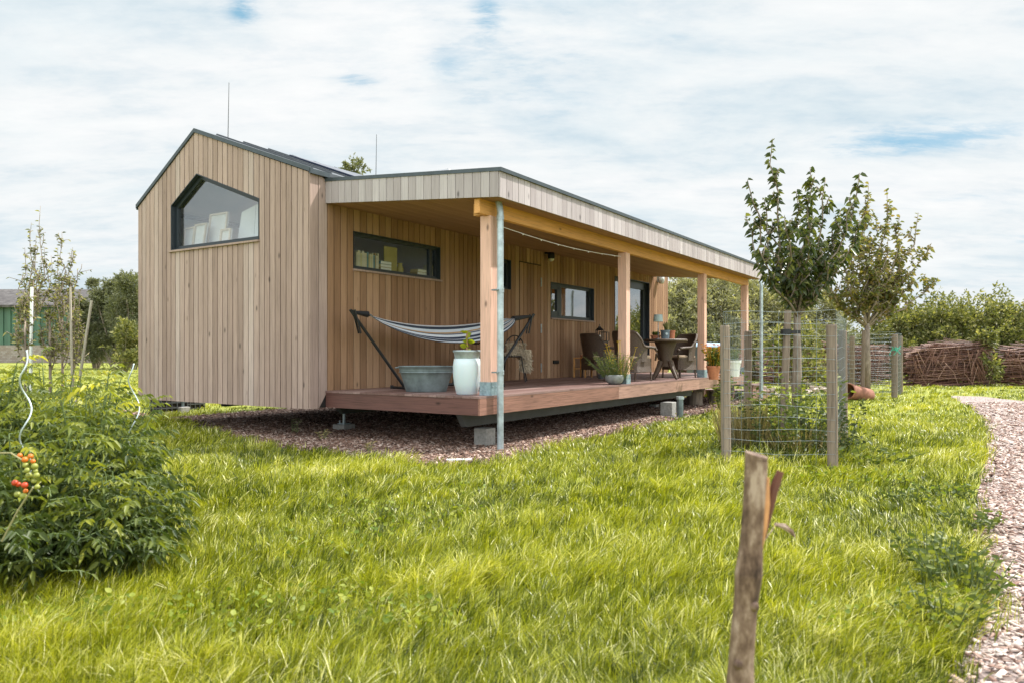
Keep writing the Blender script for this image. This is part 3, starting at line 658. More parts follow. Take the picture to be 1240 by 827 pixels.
M['terra']=plain('terracotta',(.45,.17,.09),.8,0,10,.2,.1)

# small fig plant in the bucket
pp=thing('potted_plant',pc+Vector((0,0,.44)),'small yellow-green seedling tied to a stick in the zinc bucket','plant')
MB().tube([(0,0,0),(.0,.0,.34)],.012,6).build('stick',plain('stick',(.42,.25,.12),.8),pp)
P=[];D=[];L=[]
for z,n in ((.09,5),(.16,6),(.22,4),(.28,5),(.32,5)):
    for k in range(n): a=random.uniform(0,2*PI); P.append((0,0,z)); D.append((math.cos(a),math.sin(a),random.uniform(-.2,.5))); L.append(random.uniform(.06,.11))
leaves('foliage',leafmat('fig_leaf',[(.25,.30,.02),(.36,.38,.03)],.4),pp,P,D,L,wr=.7)

# chairs behind hammock
def at_deck(px,py,lim=2.35):
    g=GP(px,py,ZD); s,i=W2H(g.x,g.y)
    if i>lim: i=lim; s=S_on(px,i)
    return s,i
s,i=at_deck(622,460,2.2)
ch=thing('metal_chair',HL(s,i),'black wire chair with pale sheepskin standing against the wall behind the downpipe','chair',rz=TH-PI/2+.5)
mb=MB()
for k,(x,y) in enumerate(((-.2,-.2),(.2,-.2),(.2,.2),(-.2,.2))): MB().tube([(x*1.15,y*1.15,0),(x*.75,y*.75,.45)],.011,7).build('leg',M['black'],ch)
mb=MB(); mb.lathe([(.0001,.445),(.21,.445),(.22,.455),(.21,.468),(.0001,.46)],24); mb.build('seat',M['black'],ch,smooth=True)
mb=MB(); pts=[(.21*math.cos(a),.21*math.sin(a)*-1*-1,.46+.38*math.sin((a-PI*0)/1)**1) for a in np.linspace(0,PI,15)]; mb.tube([(p[0],abs(p[1])*.55+.12,p[2]) for p in pts],.012,7)
for x in (-.1,0,.1): mb.tube([(x,.2,.46),(x,.25,.46+.36*math.sqrt(1-(x/.21)**2))],.007,6)
mb.build('backrest',M['black'],ch)
rug=thing('sheepskin',HL(s,i)+Vector((0,0,.475)),'shaggy cream sheepskin thrown over the black chair','sheepskin',rz=TH-PI/2+.5)
n=2600; u=rng.random(n)*2*PI; rr=np.sqrt(rng.random(n))*.24
P=np.stack([rr*np.cos(u)+.04,rr*np.sin(u)*.8,.03+.05*np.cos(rr*5)],1); k2=rng.random(n)<.55
P[k2]=np.stack([rng.uniform(.12,.30,k2.sum()),rng.uniform(-.18,.18,k2.sum()),rng.uniform(-.26,.12,k2.sum())],1)
k3=(~k2)&(rng.random(n)<.4); P[k3]=np.stack([rng.uniform(-.16,.2,k3.sum()),rng.uniform(.14,.22,k3.sum()),rng.uniform(.0,.26,k3.sum())],1)
D=np.stack([rng.normal(.3,.5,n),rng.normal(-.2,.5,n),rng.normal(-1.0,.35,n)],1)
leaves('fleece',plain('fleece',(.62,.53,.40),.95,0,9,.2),rug,P,D,rng.uniform(.05,.1,n),wr=.16)
MB().lathe([(.0001,.0),(.2,.0),(.22,.02),(.16,.05),(.0001,.06)],20,c=(.03,0,-.008),ey=.85).build('hide',plain('hide',(.45,.38,.28),.9),rug,smooth=True)
# dark round-backed chair behind hammock
s,i=at_deck(571,462,2.15)
ch=thing('rattan_chair',HL(s,i),'dark rattan chair with round hooped back hidden behind the hammock','chair',rz=TH-PI/2+.3)
for x,y in ((-.2,-.2),(.2,-.2),(.2,.2),(-.2,.2)): MB().tube([(x*1.2,y*1.2,0),(x,y,.42)],.015,7).build('leg',M['black'],ch)
M['rattan']=wood('dark_rattan',[(.035,.022,.016),(.075,.05,.035)],'z',.6)
MB().lathe([(.0001,.42),(.24,.42),(.25,.44),(.24,.46),(.0001,.455)],20).build('seat',M['rattan'],ch)
mb=MB()
for r_ in (.29,.22,.13): mb.tube([(r_*.62*math.cos(a),.24+.03*math.sin(a),.84+r_*.62*math.sin(a)*.95) for a in np.linspace(0,2*PI,25)],.013 if r_>.25 else .007,6)
for a in np.linspace(0,PI,6): mb.tube([(.17*math.cos(a),.25,.84+.17*math.sin(a)),(-.03*math.cos(a),.25,.68)],.006,5)
mb.tube([(-.2,.24,.45),(-.16,.25,.72)],.014,6); mb.tube([(.2,.24,.45),(.16,.25,.72)],.014,6)
mb.build('backrest',M['rattan'],ch)

# wicker furniture
m,nt,b=newmat('wicker'); tc_=N(nt,'ShaderNodeTexCoord'); w1_=N(nt,'ShaderNodeTexWave',wave_type='BANDS',bands_direction='Z'); w1_.inputs['Scale'].default_value=22; w1_.inputs['Distortion'].default_value=1.5; w1_.inputs['Detail Scale'].default_value=6
nt.links.new(tc_.outputs['Object'],w1_.inputs['Vector']); g1=noise(nt,30,4,(1,1,3))
c=ramp(nt,w1_.outputs['Fac'],[(.0,(.035,.020,.012)),(.5,(.07,.042,.027)),(1,(.13,.083,.055))]); c=mixc(nt,c,ramp(nt,g1,[(.3,.7),(.7,1.3)]),1.,'MULTIPLY')
nt.links.new(c,b.inputs['Base Color']); b.inputs['Roughness'].default_value=.5; bump(nt,b,w1_.outputs['Fac'],.5,.01); M['wicker']=m
M['cushion']=plain('beige_cushion',(.42,.31,.22),.9,0,12,.1)
def sstep(x,a,b): t=min(1,max(0,(x-a)/(b-a))); return t*t*(3-2*t)
def armchair(loc,rz,label):
    t=thing('wicker_armchair',loc,label,'armchair','wicker armchairs around the veranda table',rz=rz)
    # faces local +x ; shell
    nth=33; nz=8; mb=MB(); vs=[]; 
    rim=[]
    def prof(k):
        th=(k/(nth-1)*2-1)*math.radians(128); a=abs(th)
        h=.90-.27*sstep(a,math.radians(38),math.radians(88))-.015*sstep(a,1.5,2.2)
        return th,h
    def pos(th,h,z,r):
        fl=1+.20*sstep(z,.40,.92)*(1 if abs(th)<1.2 else .5)
        x=-math.cos(th)*(.28*r)*fl; y=math.sin(th)*(.29*r)*fl
        if abs(th)>PI/2: x=(abs(th)-PI/2)*.42*r/.9; y=math.copysign(.29*r*fl,th)
        return (x-.02,y,z)
    for r_ in (1.06,.97):
        for k in range(nth):
            th,h=prof(k)
            for j in range(nz):
                z=.36+(h-.36)*j/(nz-1); vs.append(pos(th,h,z,r_))
    f=[]; o=nth*nz
    for k in range(nth-1):
        for j in range(nz-1):
            # open below arms near front
            if abs(k+.5-(nth-1)/2)>(nth-1)/2*.74: continue
            a=k*nz+j; f.append((a,a+nz,a+nz+1,a+1)); f.append((o+a,o+a+1,o+a+nz+1,o+a+nz))
    mb.add(vs,f,.5); mb.build('backrest',M['wicker'],t,smooth=True)
    mb=MB(); pts=[pos(*prof(k),prof(k)[1]+.004,1.015) for k in range(nth)]; mb.tube(pts,.027,8); mb.build('rim',M['wicker'],t,smooth=True)
    for sy in (-1,1):
        p=pos(math.radians(128)*sy,.6,.6,1.015); mb=MB(); mb.tube([p,(p[0]+.035,p[1],.57),(p[0]+.04,p[1],.50),(p[0]+.015,p[1]*.97,.38)],[.027,.027,.022,.018],8); mb.build('arm',M['wicker'],t,smooth=True)
    mb=MB(); n=24; 
    def sec(z,g): 
        return [(max(-.30*g,min(.27*g,.33*g*math.copysign(abs(math.cos(a))**.6,math.cos(a)))),.29*g*math.copysign(abs(math.sin(a))**.6,math.sin(a)),z) for a in np.linspace(0,2*PI,n,endpoint=False)]
    lv=[sec(.17,1.02),sec(.28,.98),sec(.42,1.0)]; vs=[q for l in lv for q in l]; f=[(i*n+k,i*n+(k+1)%n,(i+1)*n+(k+1)%n,(i+1)*n+k) for i in range(2) for k in range(n)]+[tuple(range(2*n,3*n))]
    mb.add(vs,f,.5); mb.build('seat_base',M['wicker'],t)
    mb=MB(); lv=[sec(.421,.90),sec(.45,.94),sec(.475,.86)]; vs=[q for l in lv for q in l]; mb.add(vs,f,.5); mb.build('cushion',M['cushion'],t,smooth=True)
    for x,y in ((-.23,-.23),(.22,-.25),(.22,.25),(-.23,.23)): MB().tube([(x*1.04,y*1.04,0),(x,y,.2)],.017,8).build('leg',M['wicker'],t)
    return t
tg=GP(806,459.5,ZD); tloc=DP(806,459.5,.25)
armchair(HL(*at_deck(766,461)),TH-PI*.5+1.35,'wicker armchair directly behind the second veranda post, seen from its back')
armchair(HL(*at_deck(724,456.5,1.95)),TH-.35,'darkest wicker armchair at the wall below the casement window')
sC,iC=at_deck(829,457); armchair(HL(sC,iC+.12),TH+PI*.86,'wicker armchair on the right side of the round table, facing the camera')
tb=thing('wicker_table',tloc,'round dark wicker table with splayed feet between the armchairs','table')
MB().lathe([(.0001,.735),(.40,.735),(.425,.745),(.43,.765),(.425,.785),(.40,.792),(.0001,.79)],40).build('table_top',M['wicker'],tb,smooth=True)
MB().lathe([(.22,.73),(.17,.6),(.125,.42),(.12,.33),(.15,.25)],24).build('pedestal',M['wicker'],tb,smooth=True)
for k in range(4):
    a=k*PI/2+.5; MB().tube([(math.cos(a)*.13,math.sin(a)*.13,.36),(math.cos(a)*.19,math.sin(a)*.19,.22),(math.cos(a)*.28,math.sin(a)*.28,.08),(math.cos(a)*.33,math.sin(a)*.33,0.015)],[.05,.045,.035,.025],8).build('leg',M['wicker'],tb)
ZT=ZD+.793
def ont(px,dy=0):  # position on table top by pixel x
    Y=tloc.y+dy; return Vector(((px-CX)/FOC*Y,Y,ZT))
lp=thing('table_lamp',ont(797,.02),'slim table lamp with pale grey shade on the wicker table','lamp')
MB().lathe([(.0001,0),(.06,0),(.055,.012),(.006,.015),(.006,.36),(.0001,.36)],16).build('stand',M['zinc'],lp)
MB().lathe([(.095,.345),(.082,.485),(.080,.485),(.093,.345)],24).build('lamp_shade',plain('shade_grey',(.36,.44,.42),.8,0,3,.05),lp,smooth=True)
def potlathe(loc,label,r,h,mat,name='plant_pot',cat='pot',group=None,flare=1.25):
    t=thing(name,loc,label,cat,group)
    MB().lathe([(.0001,0),(r/flare,0),(r*.97,h*.82),(r*1.06,h*.83),(r*1.08,h),(r*.98,h),(r*.93,h*.84),(.0001,h*.84)],24).build('body',mat,t,smooth=False); return t
potlathe(ont(794,.12),'shallow terracotta bowl left of the grey bucket on the table',.10,.075,M['terra'])
def tuft(name,loc,n,L,spread,mat,label,cat='plant',upz=1.,wr=.12,r0=.05,leafL=None,group=None,stemmat=None,flowers=None,rs=7,hgt=None):
    t=thing(name,loc,label,cat,group); R=np.random.default_rng(rs)
    if hgt is None:
        a=R.random(n)*2*PI; rr=R.random(n)*r0; P=np.stack([rr*np.cos(a),rr*np.sin(a),np.zeros(n)],1); D=np.stack([np.cos(a)*spread*R.random(n),np.sin(a)*spread*R.random(n),np.full(n,upz)],1)
        leaves('foliage',mat,t,P,D,L*R.uniform(.5,1.1,n),wr=wr,droop=.12,rs=R)
    else:
        P=[];D=[];mb=MB()
        for k in range(n):
            a=R.random()*2*PI; sp_=spread*R.random(); H=hgt*R.uniform(.6,1.05); p0=Vector((math.cos(a)*r0*R.random(),math.sin(a)*r0*R.random(),0)); p1=p0+Vector((math.cos(a)*sp_,math.sin(a)*sp_,H))
            mb.tube([p0,p0.lerp(p1,.5)+Vector((0,0,H*.05)),p1],[.005*max(1,hgt*1.5),.004,.0015],5)
            m_=int(14*max(.6,hgt/ .5)); 
            for j in range(m_):
                q=p0.lerp(p1,.12+.88*j/m_); b=R.random()*2*PI; P.append(tuple(q)); D.append((math.cos(b),math.sin(b),R.uniform(-.1,.8)))
        mb.build('stem',stemmat or M['stem'],t) if n>3 else tag(mb.build('stem',stemmat or M['stem'],t),kind='stuff'); leaves('foliage',mat,t,P,D,L*R.uniform(.6,1.1,len(P)),wr=wr,rs=R,droop=.1)
    if flowers:
        nf,fm,fr,fh,fs_=flowers
        mb=MB(); 
        for k in range(nf):
            a=R.random()*2*PI; rr=fs_*math.sqrt(R.random()); z=fh*R.uniform(.75,1.05); c=(math.cos(a)*rr,math.sin(a)*rr,z)
            mb.lathe([(.0001,0),(fr*.5,.002),(fr,fr*.35),(fr*.5,fr*.2),(.0001,fr*.15)],7,c)
            mb.tube([(c[0]*.4,c[1]*.4,0),c],.002,4)
        tag(mb.build('flowers',fm,t),kind='stuff')
    return t
tuft('succulent_plant',ont(794,.12)+Vector((0,0,.065)),60,.11,1.0,M['weed'],'bushy green houseplant growing in the shallow terracotta bowl',wr=.4)
gb_=potlathe(ont(805.5,-.05),'blue-grey bucket with a small round label in the middle of the table',.088,.175,plain('greyblue',(.10,.14,.17),.5),name='metal_bucket',cat='bucket',flare=1.12)
MB().tube([(.01,-.092,.10),(.01,-.098,.10)],.025,14).build('tag',M['zinc'],gb_)
potlathe(ont(813.5,.10),'slim terracotta pot right of the blue-grey bucket on the table',.065,.17,M['terra'])
tuft('potted_grass',ont(808,.10)+Vector((0,0,.13)),50,.26,.5,M['hedge'],'thin yellowish potted grass rising behind the blue-grey bucket',wr=.12)
# lantern and side table at wall
s,i=at_deck(705,455,2.3)
st_=thing('side_table',HL(s,2.28),'small wooden crate-like side table against the wall left of the dark armchair','side table',rz=TH)
mb=MB(); mb.box(-.17,.17,-.15,.15,.40,.425); mb.box(-.17,.17,-.15,.15,.18,.195); mb.build('top',M['beam'],st_)
for x in (-.165,.14):
    for y in (-.148,.12): MB().box(x,x+.028,y,y+.028,0,.399).build('leg',M['beam'],st_)
potlathe(HL(s,2.28)+Vector((0,0,.426)),'small terracotta saucer pot on the crate-like side table',.07,.05,M['terra'])
s2=S_on(727,2.25); 
tb2=thing('plant_stand',HL(s2,2.28),'tall narrow black stand behind the darkest armchair','stand',rz=TH)
mb=MB(); mb.box(-.2,.2,-.13,.13,.76,.78); mb.build('top',M['black'],tb2)
for x in (-.19,.17):
    for y in (-.125,.105): MB().box(x,x+.02,y,y+.02,0,.759).build('leg',M['black'],tb2)
ln=thing('lantern',HL(s2-.02,2.26,ZD+.781),'black metal lantern standing behind the darkest armchair','lantern',rz=TH+.2)
mb=MB(); mb.box(-.08,.08,-.08,.08,0,.02); mb.lathe([(.11,.24),(.03,.31),(.03,.33),(.0001,.33)],4)
for x in (-.075,.06):
    for y in (-.075,.06): mb.box(x,x+.014,y,y+.014,.021,.24)
mb.tube([(.03*math.cos(a),0,.345+.03*math.sin(a)) for a in np.linspace(0,2*PI,12)],.005,5); mb.build('frame',M['black'],ln); MB().tube([(0,0,.021),(0,0,.13)],.03,10).build('candle',M['canvas'],ln)
ln=thing('lantern',HL(s2+.30,2.30,ZD+.781),'open cube-shaped black lantern frame right of the solid lantern','lantern',rz=TH+.1)
mb=MB(); 
for z in (0,.2): 
    for y in (-.09,.076): mb.box(-.09,.09,y,y+.014,z,z+.014)
    for x in (-.09,.076): mb.box(x,x+.014,-.0755,.0755,z,z+.014)
for x in (-.09,.076):
    for y in (-.09,.076): mb.box(x,x+.014,y,y+.014,.0145,.1995)
mb.build('frame',M['black'],ln)
# bowl planter at deck edge
g=GP(748,462.5,ZD); s,i=W2H(g.x,g.y)
bw=DP(744,465.5,.12); potb=thing('bowl_planter',bw,'round grey stone-look bowl planter at the deck edge by the second post','planter')
MB().lathe([(.0001,0),(.075,0),(.13,.035),(.16,.10),(.158,.145),(.147,.16),(.135,.16),(.135,.12),(.0001,.12)],28).build('body',plain('greystone',(.24,.25,.24),.85,0,14,.3,.2),potb,smooth=True)
tuft('bedding_plant',bw+Vector((-.12,0,.12)),44,.06,.36,M['weed'],'feathery green plant with spent stems spilling over the grey bowl planter',hgt=.42,wr=.16,r0=.12)
tuft('yellow_flower',bw+Vector((.12,.0,.10)),36,.055,.36,leafmat('yellowing_leaf',[(.16,.17,.05),(.32,.26,.07),(.42,.32,.1)],.35),'yellowing daisy plant with a few yellow blooms leaning right out of the bowl planter',hgt=.46,wr=.18,r0=.09,flowers=(9,M['petal'],.03,.6,.3),rs=9)
s,i=at_deck(728,459,2.2)
for k,(dx,dd,lab) in enumerate(((0,0,'small plant pot in the shade left of the grey bowl planter'),(.5,.3,'tiny dark plant pot nearest the wall in the shade'))):
    q=HL(s+dx*.4,i-.2+dd); potlathe(q,lab,.07,.09,M['terra'] if k==0 else M['steel'])
# terracotta pot with orange flowers, white pot with grey plant
g=GP(864.5,457,ZD); s,i=W2H(g.x,g.y)
q=DP(864,459.5,.12); potlathe(q,'tall terracotta pot at the deck edge right of the third post',.13,.27,M['terra'],flare=1.5)
tuft('orange_flower',q+Vector((0,0,.22)),30,.13,.20,M['weed'],'bushy plant with orange-yellow blooms in the tall terracotta pot',hgt=.40,wr=.3,r0=.09,flowers=(46,plain('marigold',(.85,.38,.01),.6,0,4,.1),.034,.46,.24),rs=4)
g=GP(887,455,ZD); s,i=W2H(g.x,g.y); q=DP(888,456,.15)
potlathe(q,'white tapered pot on the deck behind the left tree-guard posts',.16,.36,M['white'],flare=1.3)
tuft('lavender_plant',q+Vector((0,0,.3)),60,.06,.2,leafmat('lavender',[(.14,.18,.14),(.22,.26,.2)],.3),'grey-green lavender-like plant in the white tapered pot',hgt=.32,wr=.18,r0=.12)
q=GP(881,470,.3)
tuft('orange_flower',H2W(S_on(876,-.6),-.6,0),16,.14,.15,M['weed'],'low plant with reddish orange blooms beside the deck edge',hgt=.75,wr=.3,r0=.10,flowers=(8,M['opetal'],.04,.85,.14),rs=5)
# step at the far end of deck
sx0=LR+.03
stp=thing('timber_step',(X0,Y0,0),'weathered timber step below the far right end of the deck','step',rz=TH)
MB().box(sx0,sx0+1.0,-.06,1.6,.36,.40).build('tread',M['deck'],stp,bevel=.004); mb=MB()
for y in (-.03,.7,1.5): mb.box(sx0+.05,sx0+.95,y,y+.05,-.02,.359)
mb.build('bearer',M['deckface'],stp)
stp=thing('timber_step',(X0,Y0,0),'lower timber step beyond the first step at the deck end','step',rz=TH)
MB().box(sx0+1.02,sx0+1.75,-.06,1.6,.16,.20).build('tread',M['deck'],stp,bevel=.004); mb=MB()
for y in (-.03,.7,1.5): mb.box(sx0+1.05,sx0+1.7,y,y+.05,-.02,.159)
mb.build('bearer',M['deckface'],stp)
# blue tarp far behind deck
tp=at(856,421,26); tp.z=0
tv=thing('covered_trailer',tp,'low trailer under a pale blue tarpaulin in the garden behind the veranda','trailer')
mb=MB(); mb.hexa([(-.66,-.5,1.40),(.66,-.5,1.38),(.66,.5,1.40),(-.66,.5,1.40),(-.62,-.45,1.49),(.6,-.45,1.47),(.6,.4,1.56),(-.62,.4,1.58)]); mb.build('tarpaulin',plain('blue_tarp',(.32,.48,.66),.5,0,3,.25),tv,bevel=.03)
MB().box(-.6,.6,-.45,.45,.45,1.379).build('box',M['steel'],tv)
for x in (-.35,.35): MB().tube([(x,-.62,.33),(x,-.47,.33)],.30,18).build('wheel',M['black'],tv)
# ------------------------------------------------------------------ tree guards
M['oldpost']=wood('grey_round_post',[(.17,.13,.098),(.24,.19,.148),(.31,.255,.205)],'z',.85,.6,.5,.6)
M['stakew']=wood('pale_stake',[(.42,.38,.31),(.52,.46,.38)],'z',.85,.35,.3,.3)
M['wire']=plain('galvanised_wire',(.25,.29,.31),.45,.6,10,.1)
def guard(corners,h,hm,rpost,label,pitch=.12):
    c=sum(corners,Vector())/len(corners); c.z=0
    t=thing('tree_guard',c,label,'tree guard','wire guards around the young fruit trees')
    for k,p in enumerate(corners):
        q=p-c; lx,ly=random.uniform(-.015,.015),random.uniform(-.015,.015)
        MB().tube([(q.x,q.y,-.05),(q.x+lx*.5,q.y+ly*.5,h*.5),(q.x+lx,q.y+ly,h-.015),(q.x+lx,q.y+ly,h)],[rpost,rpost,rpost*.98,rpost*.88],12).build('post',M['oldpost'],t)
    out=[ (p-c)+ (p-c).normalized()*rpost*1.12 for p in corners]
    for k in range(len(out)):
        a,b=out[k],out[(k+1)%len(out)]; n=(b-a).length; mb=MB(); nz=int(hm/pitch); nh=max(2,int(n/.155)); jig=[random.uniform(-.006,.006) for _ in range(nz+1)]
        for j in range(nz+1):
            z=.06+j*pitch; mb.tube([a.lerp(b,q)+Vector((0,0,z+.012*math.sin(q*7+j)+jig[j])) for q in np.linspace(0,1,7)],.0017 if h<1.55 else .0024,4,cap=False)
        for j in range(nh+1):
            p=a.lerp(b,j/nh); mb.tube([p+Vector((0,0,.06)),p+Vector((.004,0,.06+nz*pitch))],.0015 if h<1.55 else .0022,4,cap=False)
        mb.build('wire_mesh',M['wire'],t)
    return t
yA=1.2*FOC/(566-HY); 
c1=GP(879.5,566); c2=GP(1008.5,571)
Yb=1.2*FOC/(533-HY); c4=Vector(((905-CX)/FOC*9.9,9.9,0)); c3=Vector(((1021.5-CX)/FOC*9.55,9.55,0))
ZP=CZ-(393-HY)/FOC*c2.y
guard([c1,c2,c3,c4],ZP,1.62,.052,'nearer wire tree guard on four round posts around the apple tree')
d1=GP(1083,482); d2=Vector(((1020-CX)/FOC*21,21,0)); d2=Vector(((1021-CX)/FOC*(d1.y+.3),d1.y+.3,0)); d3=Vector(((1032-CX)/FOC*(d1.y+2.0),d1.y+2.0,0)); d4=Vector(((1090-CX)/FOC*(d1.y+1.9),d1.y+1.9,0))
guard([d2,d1,d4,d3],CZ-(405-HY)/FOC*d1.y,1.75,.075,'farther wire tree guard around the second fruit tree, knotted with green twine')
tw=thing('twine',d1+Vector((-.04,-.1,1.28)),'bright green twine knotted on a post of the farther tree guard','twine')
mb=MB()
for k in range(7): mb.tube([(0,0,0),(random.uniform(-.1,.1),random.uniform(-.05,.0),random.uniform(-.09,.12)),(random.uniform(-.16,.16),-.03,random.uniform(-.15,.15))],.008,4)
mb.build('knot',plain('green_twine',(.03,.45,.33),.6),tw)
# stakes of apple tree
cc=(c1+c2+c3+c4)/4
def stake(pxt,pyt,pxb,Y,r,label,mat='oldpost',zb=0,sides=10,group='stakes beside the young trees',name='tree_stake',flat=False):
    p=at(pxt,pyt,Y); b=Vector(((pxb-CX)/FOC*Y,Y,zb)); o=MB().tube([b-Vector((0,0,.05)),b.lerp(p,.5)+Vector((.004,0,0)),p],[r*1.02,r,r*.94],sides).build(name,M[mat],None)
    # put origin at base
    o.data.transform(Matrix.Translation(-b)); o.location=b
    return tag(o,label,'stake',group)
stake(954,376,946,8.45,.041,'leaning grey stake left of the apple trunk inside the nearer guard')
stake(965,381,961,9.3,.04,'straight grey stake behind the apple trunk inside the nearer guard')
q=at(953,402,8.42); tie=thing('tree_tie',Vector((q.x,8.45,q.z)),'black rubber tie strapped around the leaning stake at the apple trunk','tie')
MB().tube([(0,0,-.03),(0,0,.03)],.06,14).build('strap',M['black'],tie); MB().box(.05,.16,-.02,.02,-.02,.02).build('buckle',M['black'],tie)
# ------------------------------------------------------------------ trees
def limb_tree(name,base,trunk_top,r0,tips,label,leafmat_,L,step,wr,group=None,cat='tree',barkm='ybark',twig=.35,rs=3,fold=.15,ntw=5,rtip=.004,extra_spread=.3,cluster=1,density=1.,droop=.25,skip=0.1):
    R=np.random.default_rng(rs); rd=random.Random(rs)
    t=thing(name,base,label,cat,group); B=Vector((0,0,-.05)); T=trunk_top-base
    mb=MB(); mb.tube([B,T*.5+Vector((.01,0,0)),T],[r0*1.15,r0,r0*.85],10)
    P=[];D=[]
    def addleaves(pts,dens=1.):
        for a,b in zip(pts[:-1],pts[1:]):
            ln=(b-a).length; n=max(1,int(ln/step*dens+rd.random())); d=(b-a).normalized()
            for k in range(n):
                if rd.random()<skip: continue
                for c_ in range(cluster):
                    ang=rd.uniform(0,2*PI); q=d.orthogonal().normalized(); q=Matrix.Rotation(ang,3,d)@q
                    P.append(a.lerp(b,(k+rd.random())/n)+q*.004); dd=q*1.0+d*rd.uniform(.2,.9)+Vector((0,0,-.1)); D.append(dd.normalized())
    def curve(a,b,out,n=7,wob=.055):
        ln=(b-a).length; pts=[]
        for k in range(n+1):
            u=k/n; p=a.lerp(b,u)+out*(math.sin(PI*u)*ln*.10)+Vector((rd.uniform(-1,1),rd.uniform(-1,1),rd.uniform(-.5,.5)))*wob*ln*(u*(1-u)*4)
            pts.append(p)
        return pts
    for tip,start in tips:
        tip=tip-base; a=T*start if start<=1 else T
        hor=Vector((tip.x-a.x,tip.y-a.y,0)); out=hor.normalized()*.5+Vector((0,0,-.25)) if hor.length>.15 else Vector((rd.uniform(-.2,.2),rd.uniform(-.2,.2),0))
        pts=curve(a,tip,out); n=len(pts); rr=[r0*.34*(1-k/(n-1))**.8+rtip for k in range(n)]; mb.tube(pts,rr,7)
        addleaves(pts[1:],1.2)
        for j in range(ntw):
            u=rd.uniform(.15,.9); k=int(u*(n-1)); p=pts[k].lerp(pts[k+1],u*(n-1)-k) if k<n-1 else pts[k]
            d=(pts[min(k+1,n-1)]-pts[max(0,k-1)]).normalized(); q=Matrix.Rotation(rd.uniform(0,2*PI),3,d)@d.orthogonal().normalized()
            ln=twig*rd.uniform(.5,1.2)*(1.25-u); e=p+(q*rd.uniform(.5,1.0)*extra_spread/.3*.6+Vector((0,0,1))*rd.uniform(.4,1))*ln
            tp=curve(p,e,q*.4,4,.05); mb.tube(tp,[.006+rtip*(1-i/4) for i in range(5)] if rtip>.003 else [.005]*5,5); addleaves(tp,density)
            for jj in range(2):
                if rd.random()<.6:
                    p2=tp[2]; e2=p2+Vector((rd.uniform(-1,1),rd.uniform(-1,1),rd.uniform(.1,1)))*ln*.5; tq=[p2,(p2+e2)/2,e2]; mb.tube(tq,.004,4); addleaves(tq,density)
    mb.build('trunk',M[barkm],t,smooth=True)
    P=np.array([tuple(p) for p in P]); D=np.array([tuple(d) for d in D])
    leaves('crown',leafmat_,t,P,D,L*R.uniform(.6,1.15,len(P)),wr=wr,fold=fold,droop=droop,rs=R)
    return t
base=GP(966,560); base=Vector(((966-CX)/FOC*8.9,8.9,0)); top=at(966,372,8.9)
def tp_(px,py,Y,st=.97): return (at(px,py,Y),st)
tips=[tp_(936,168,8.8),tp_(905,218,8.7),tp_(981,203,9.1),tp_(1000,217,8.7),tp_(1041,210,9.0),tp_(964,232,9.5),tp_(902,262,9.1,.94),tp_(918,300,8.4,.93),tp_(1046,262,9.3,.95),tp_(1030,300,8.5,.93),tp_(950,262,8.3),tp_(985,262,8.4),tp_(1018,256,9.6),tp_(940,320,9.3,.93),tp_(1000,318,9.4,.93),tp_(1036,240,8.8),tp_(925,240,9.2),tp_(970,300,8.6,.94)]
limb_tree('apple_tree',base,top,.036,tips,'young apple tree with big dark leaves and upright shoots inside the nearer wire guard',M['apple'],.088,.023,.60,group='young fruit trees in wire guards',ntw=8,twig=.34,rs=5,fold=.22,rtip=.004,density=1.0,skip=.05,droop=.6)
b2=Vector(((1050-CX)/FOC*19.5,19.5,0)); t2=at(1050,392,19.5)
tips=[tp_(1052,222,19.5),tp_(1074,230,19.9),tp_(1090,262,19.2),tp_(1112,258,19.6),tp_(1128,295,19.4),tp_(1136,338,19.7,.96),tp_(1030,255,19.2),tp_(1012,290,19.6),tp_(992,325,19.3,.96),tp_(1000,355,19.8,.95),tp_(1100,300,20.1),tp_(1075,290,18.9),tp_(1040,290,20.1),tp_(1060,262,20.),tp_(1108,340,19.2,.95),tp_(1022,335,19,.96),tp_(1085,320,20.4)]
limb_tree('pear_tree',b2,t2,.075,tips,'taller sparse fruit tree with small leaves inside the farther wire guard',M['pear'],.13,.036,.55,group='young fruit trees in wire guards',ntw=15,twig=.85,rs=8,rtip=.006,skip=.22,fold=.2)
p=Vector(((1040-CX)/FOC*19.3,19.3,0)); o=stake(1046,400,1044,19.3,.05,'pale stake tied left of the taller fruit tree trunk in the farther guard')
# terracotta pipe pot lying
g=GP(1030,484); tc_=thing('chimney_pot',g+Vector((.25,.1,.16)),'terracotta pipe lying on its side in the grass between the tree guards','clay pipe',rz=math.radians(15))
Rm=Matrix.Rotation(math.radians(90),4,'Y')@Matrix.Identity(4)
mbp=MB().lathe([(.19,-.42),(.20,-.42),(.215,-.40),(.20,-.34),(.185,.40),(.17,.42),(.15,.42),(.165,-.3),(.19,-.42)],28)
mbp.v=[(v[2],v[1],v[0]) for v in mbp.v]
mbp.build('pipe',plain('old_clay',(.27,.115,.075),.85,0,10,.3,.2),tc_,smooth=True); tc_.rotation_euler=(0,math.radians(10),math.radians(28))
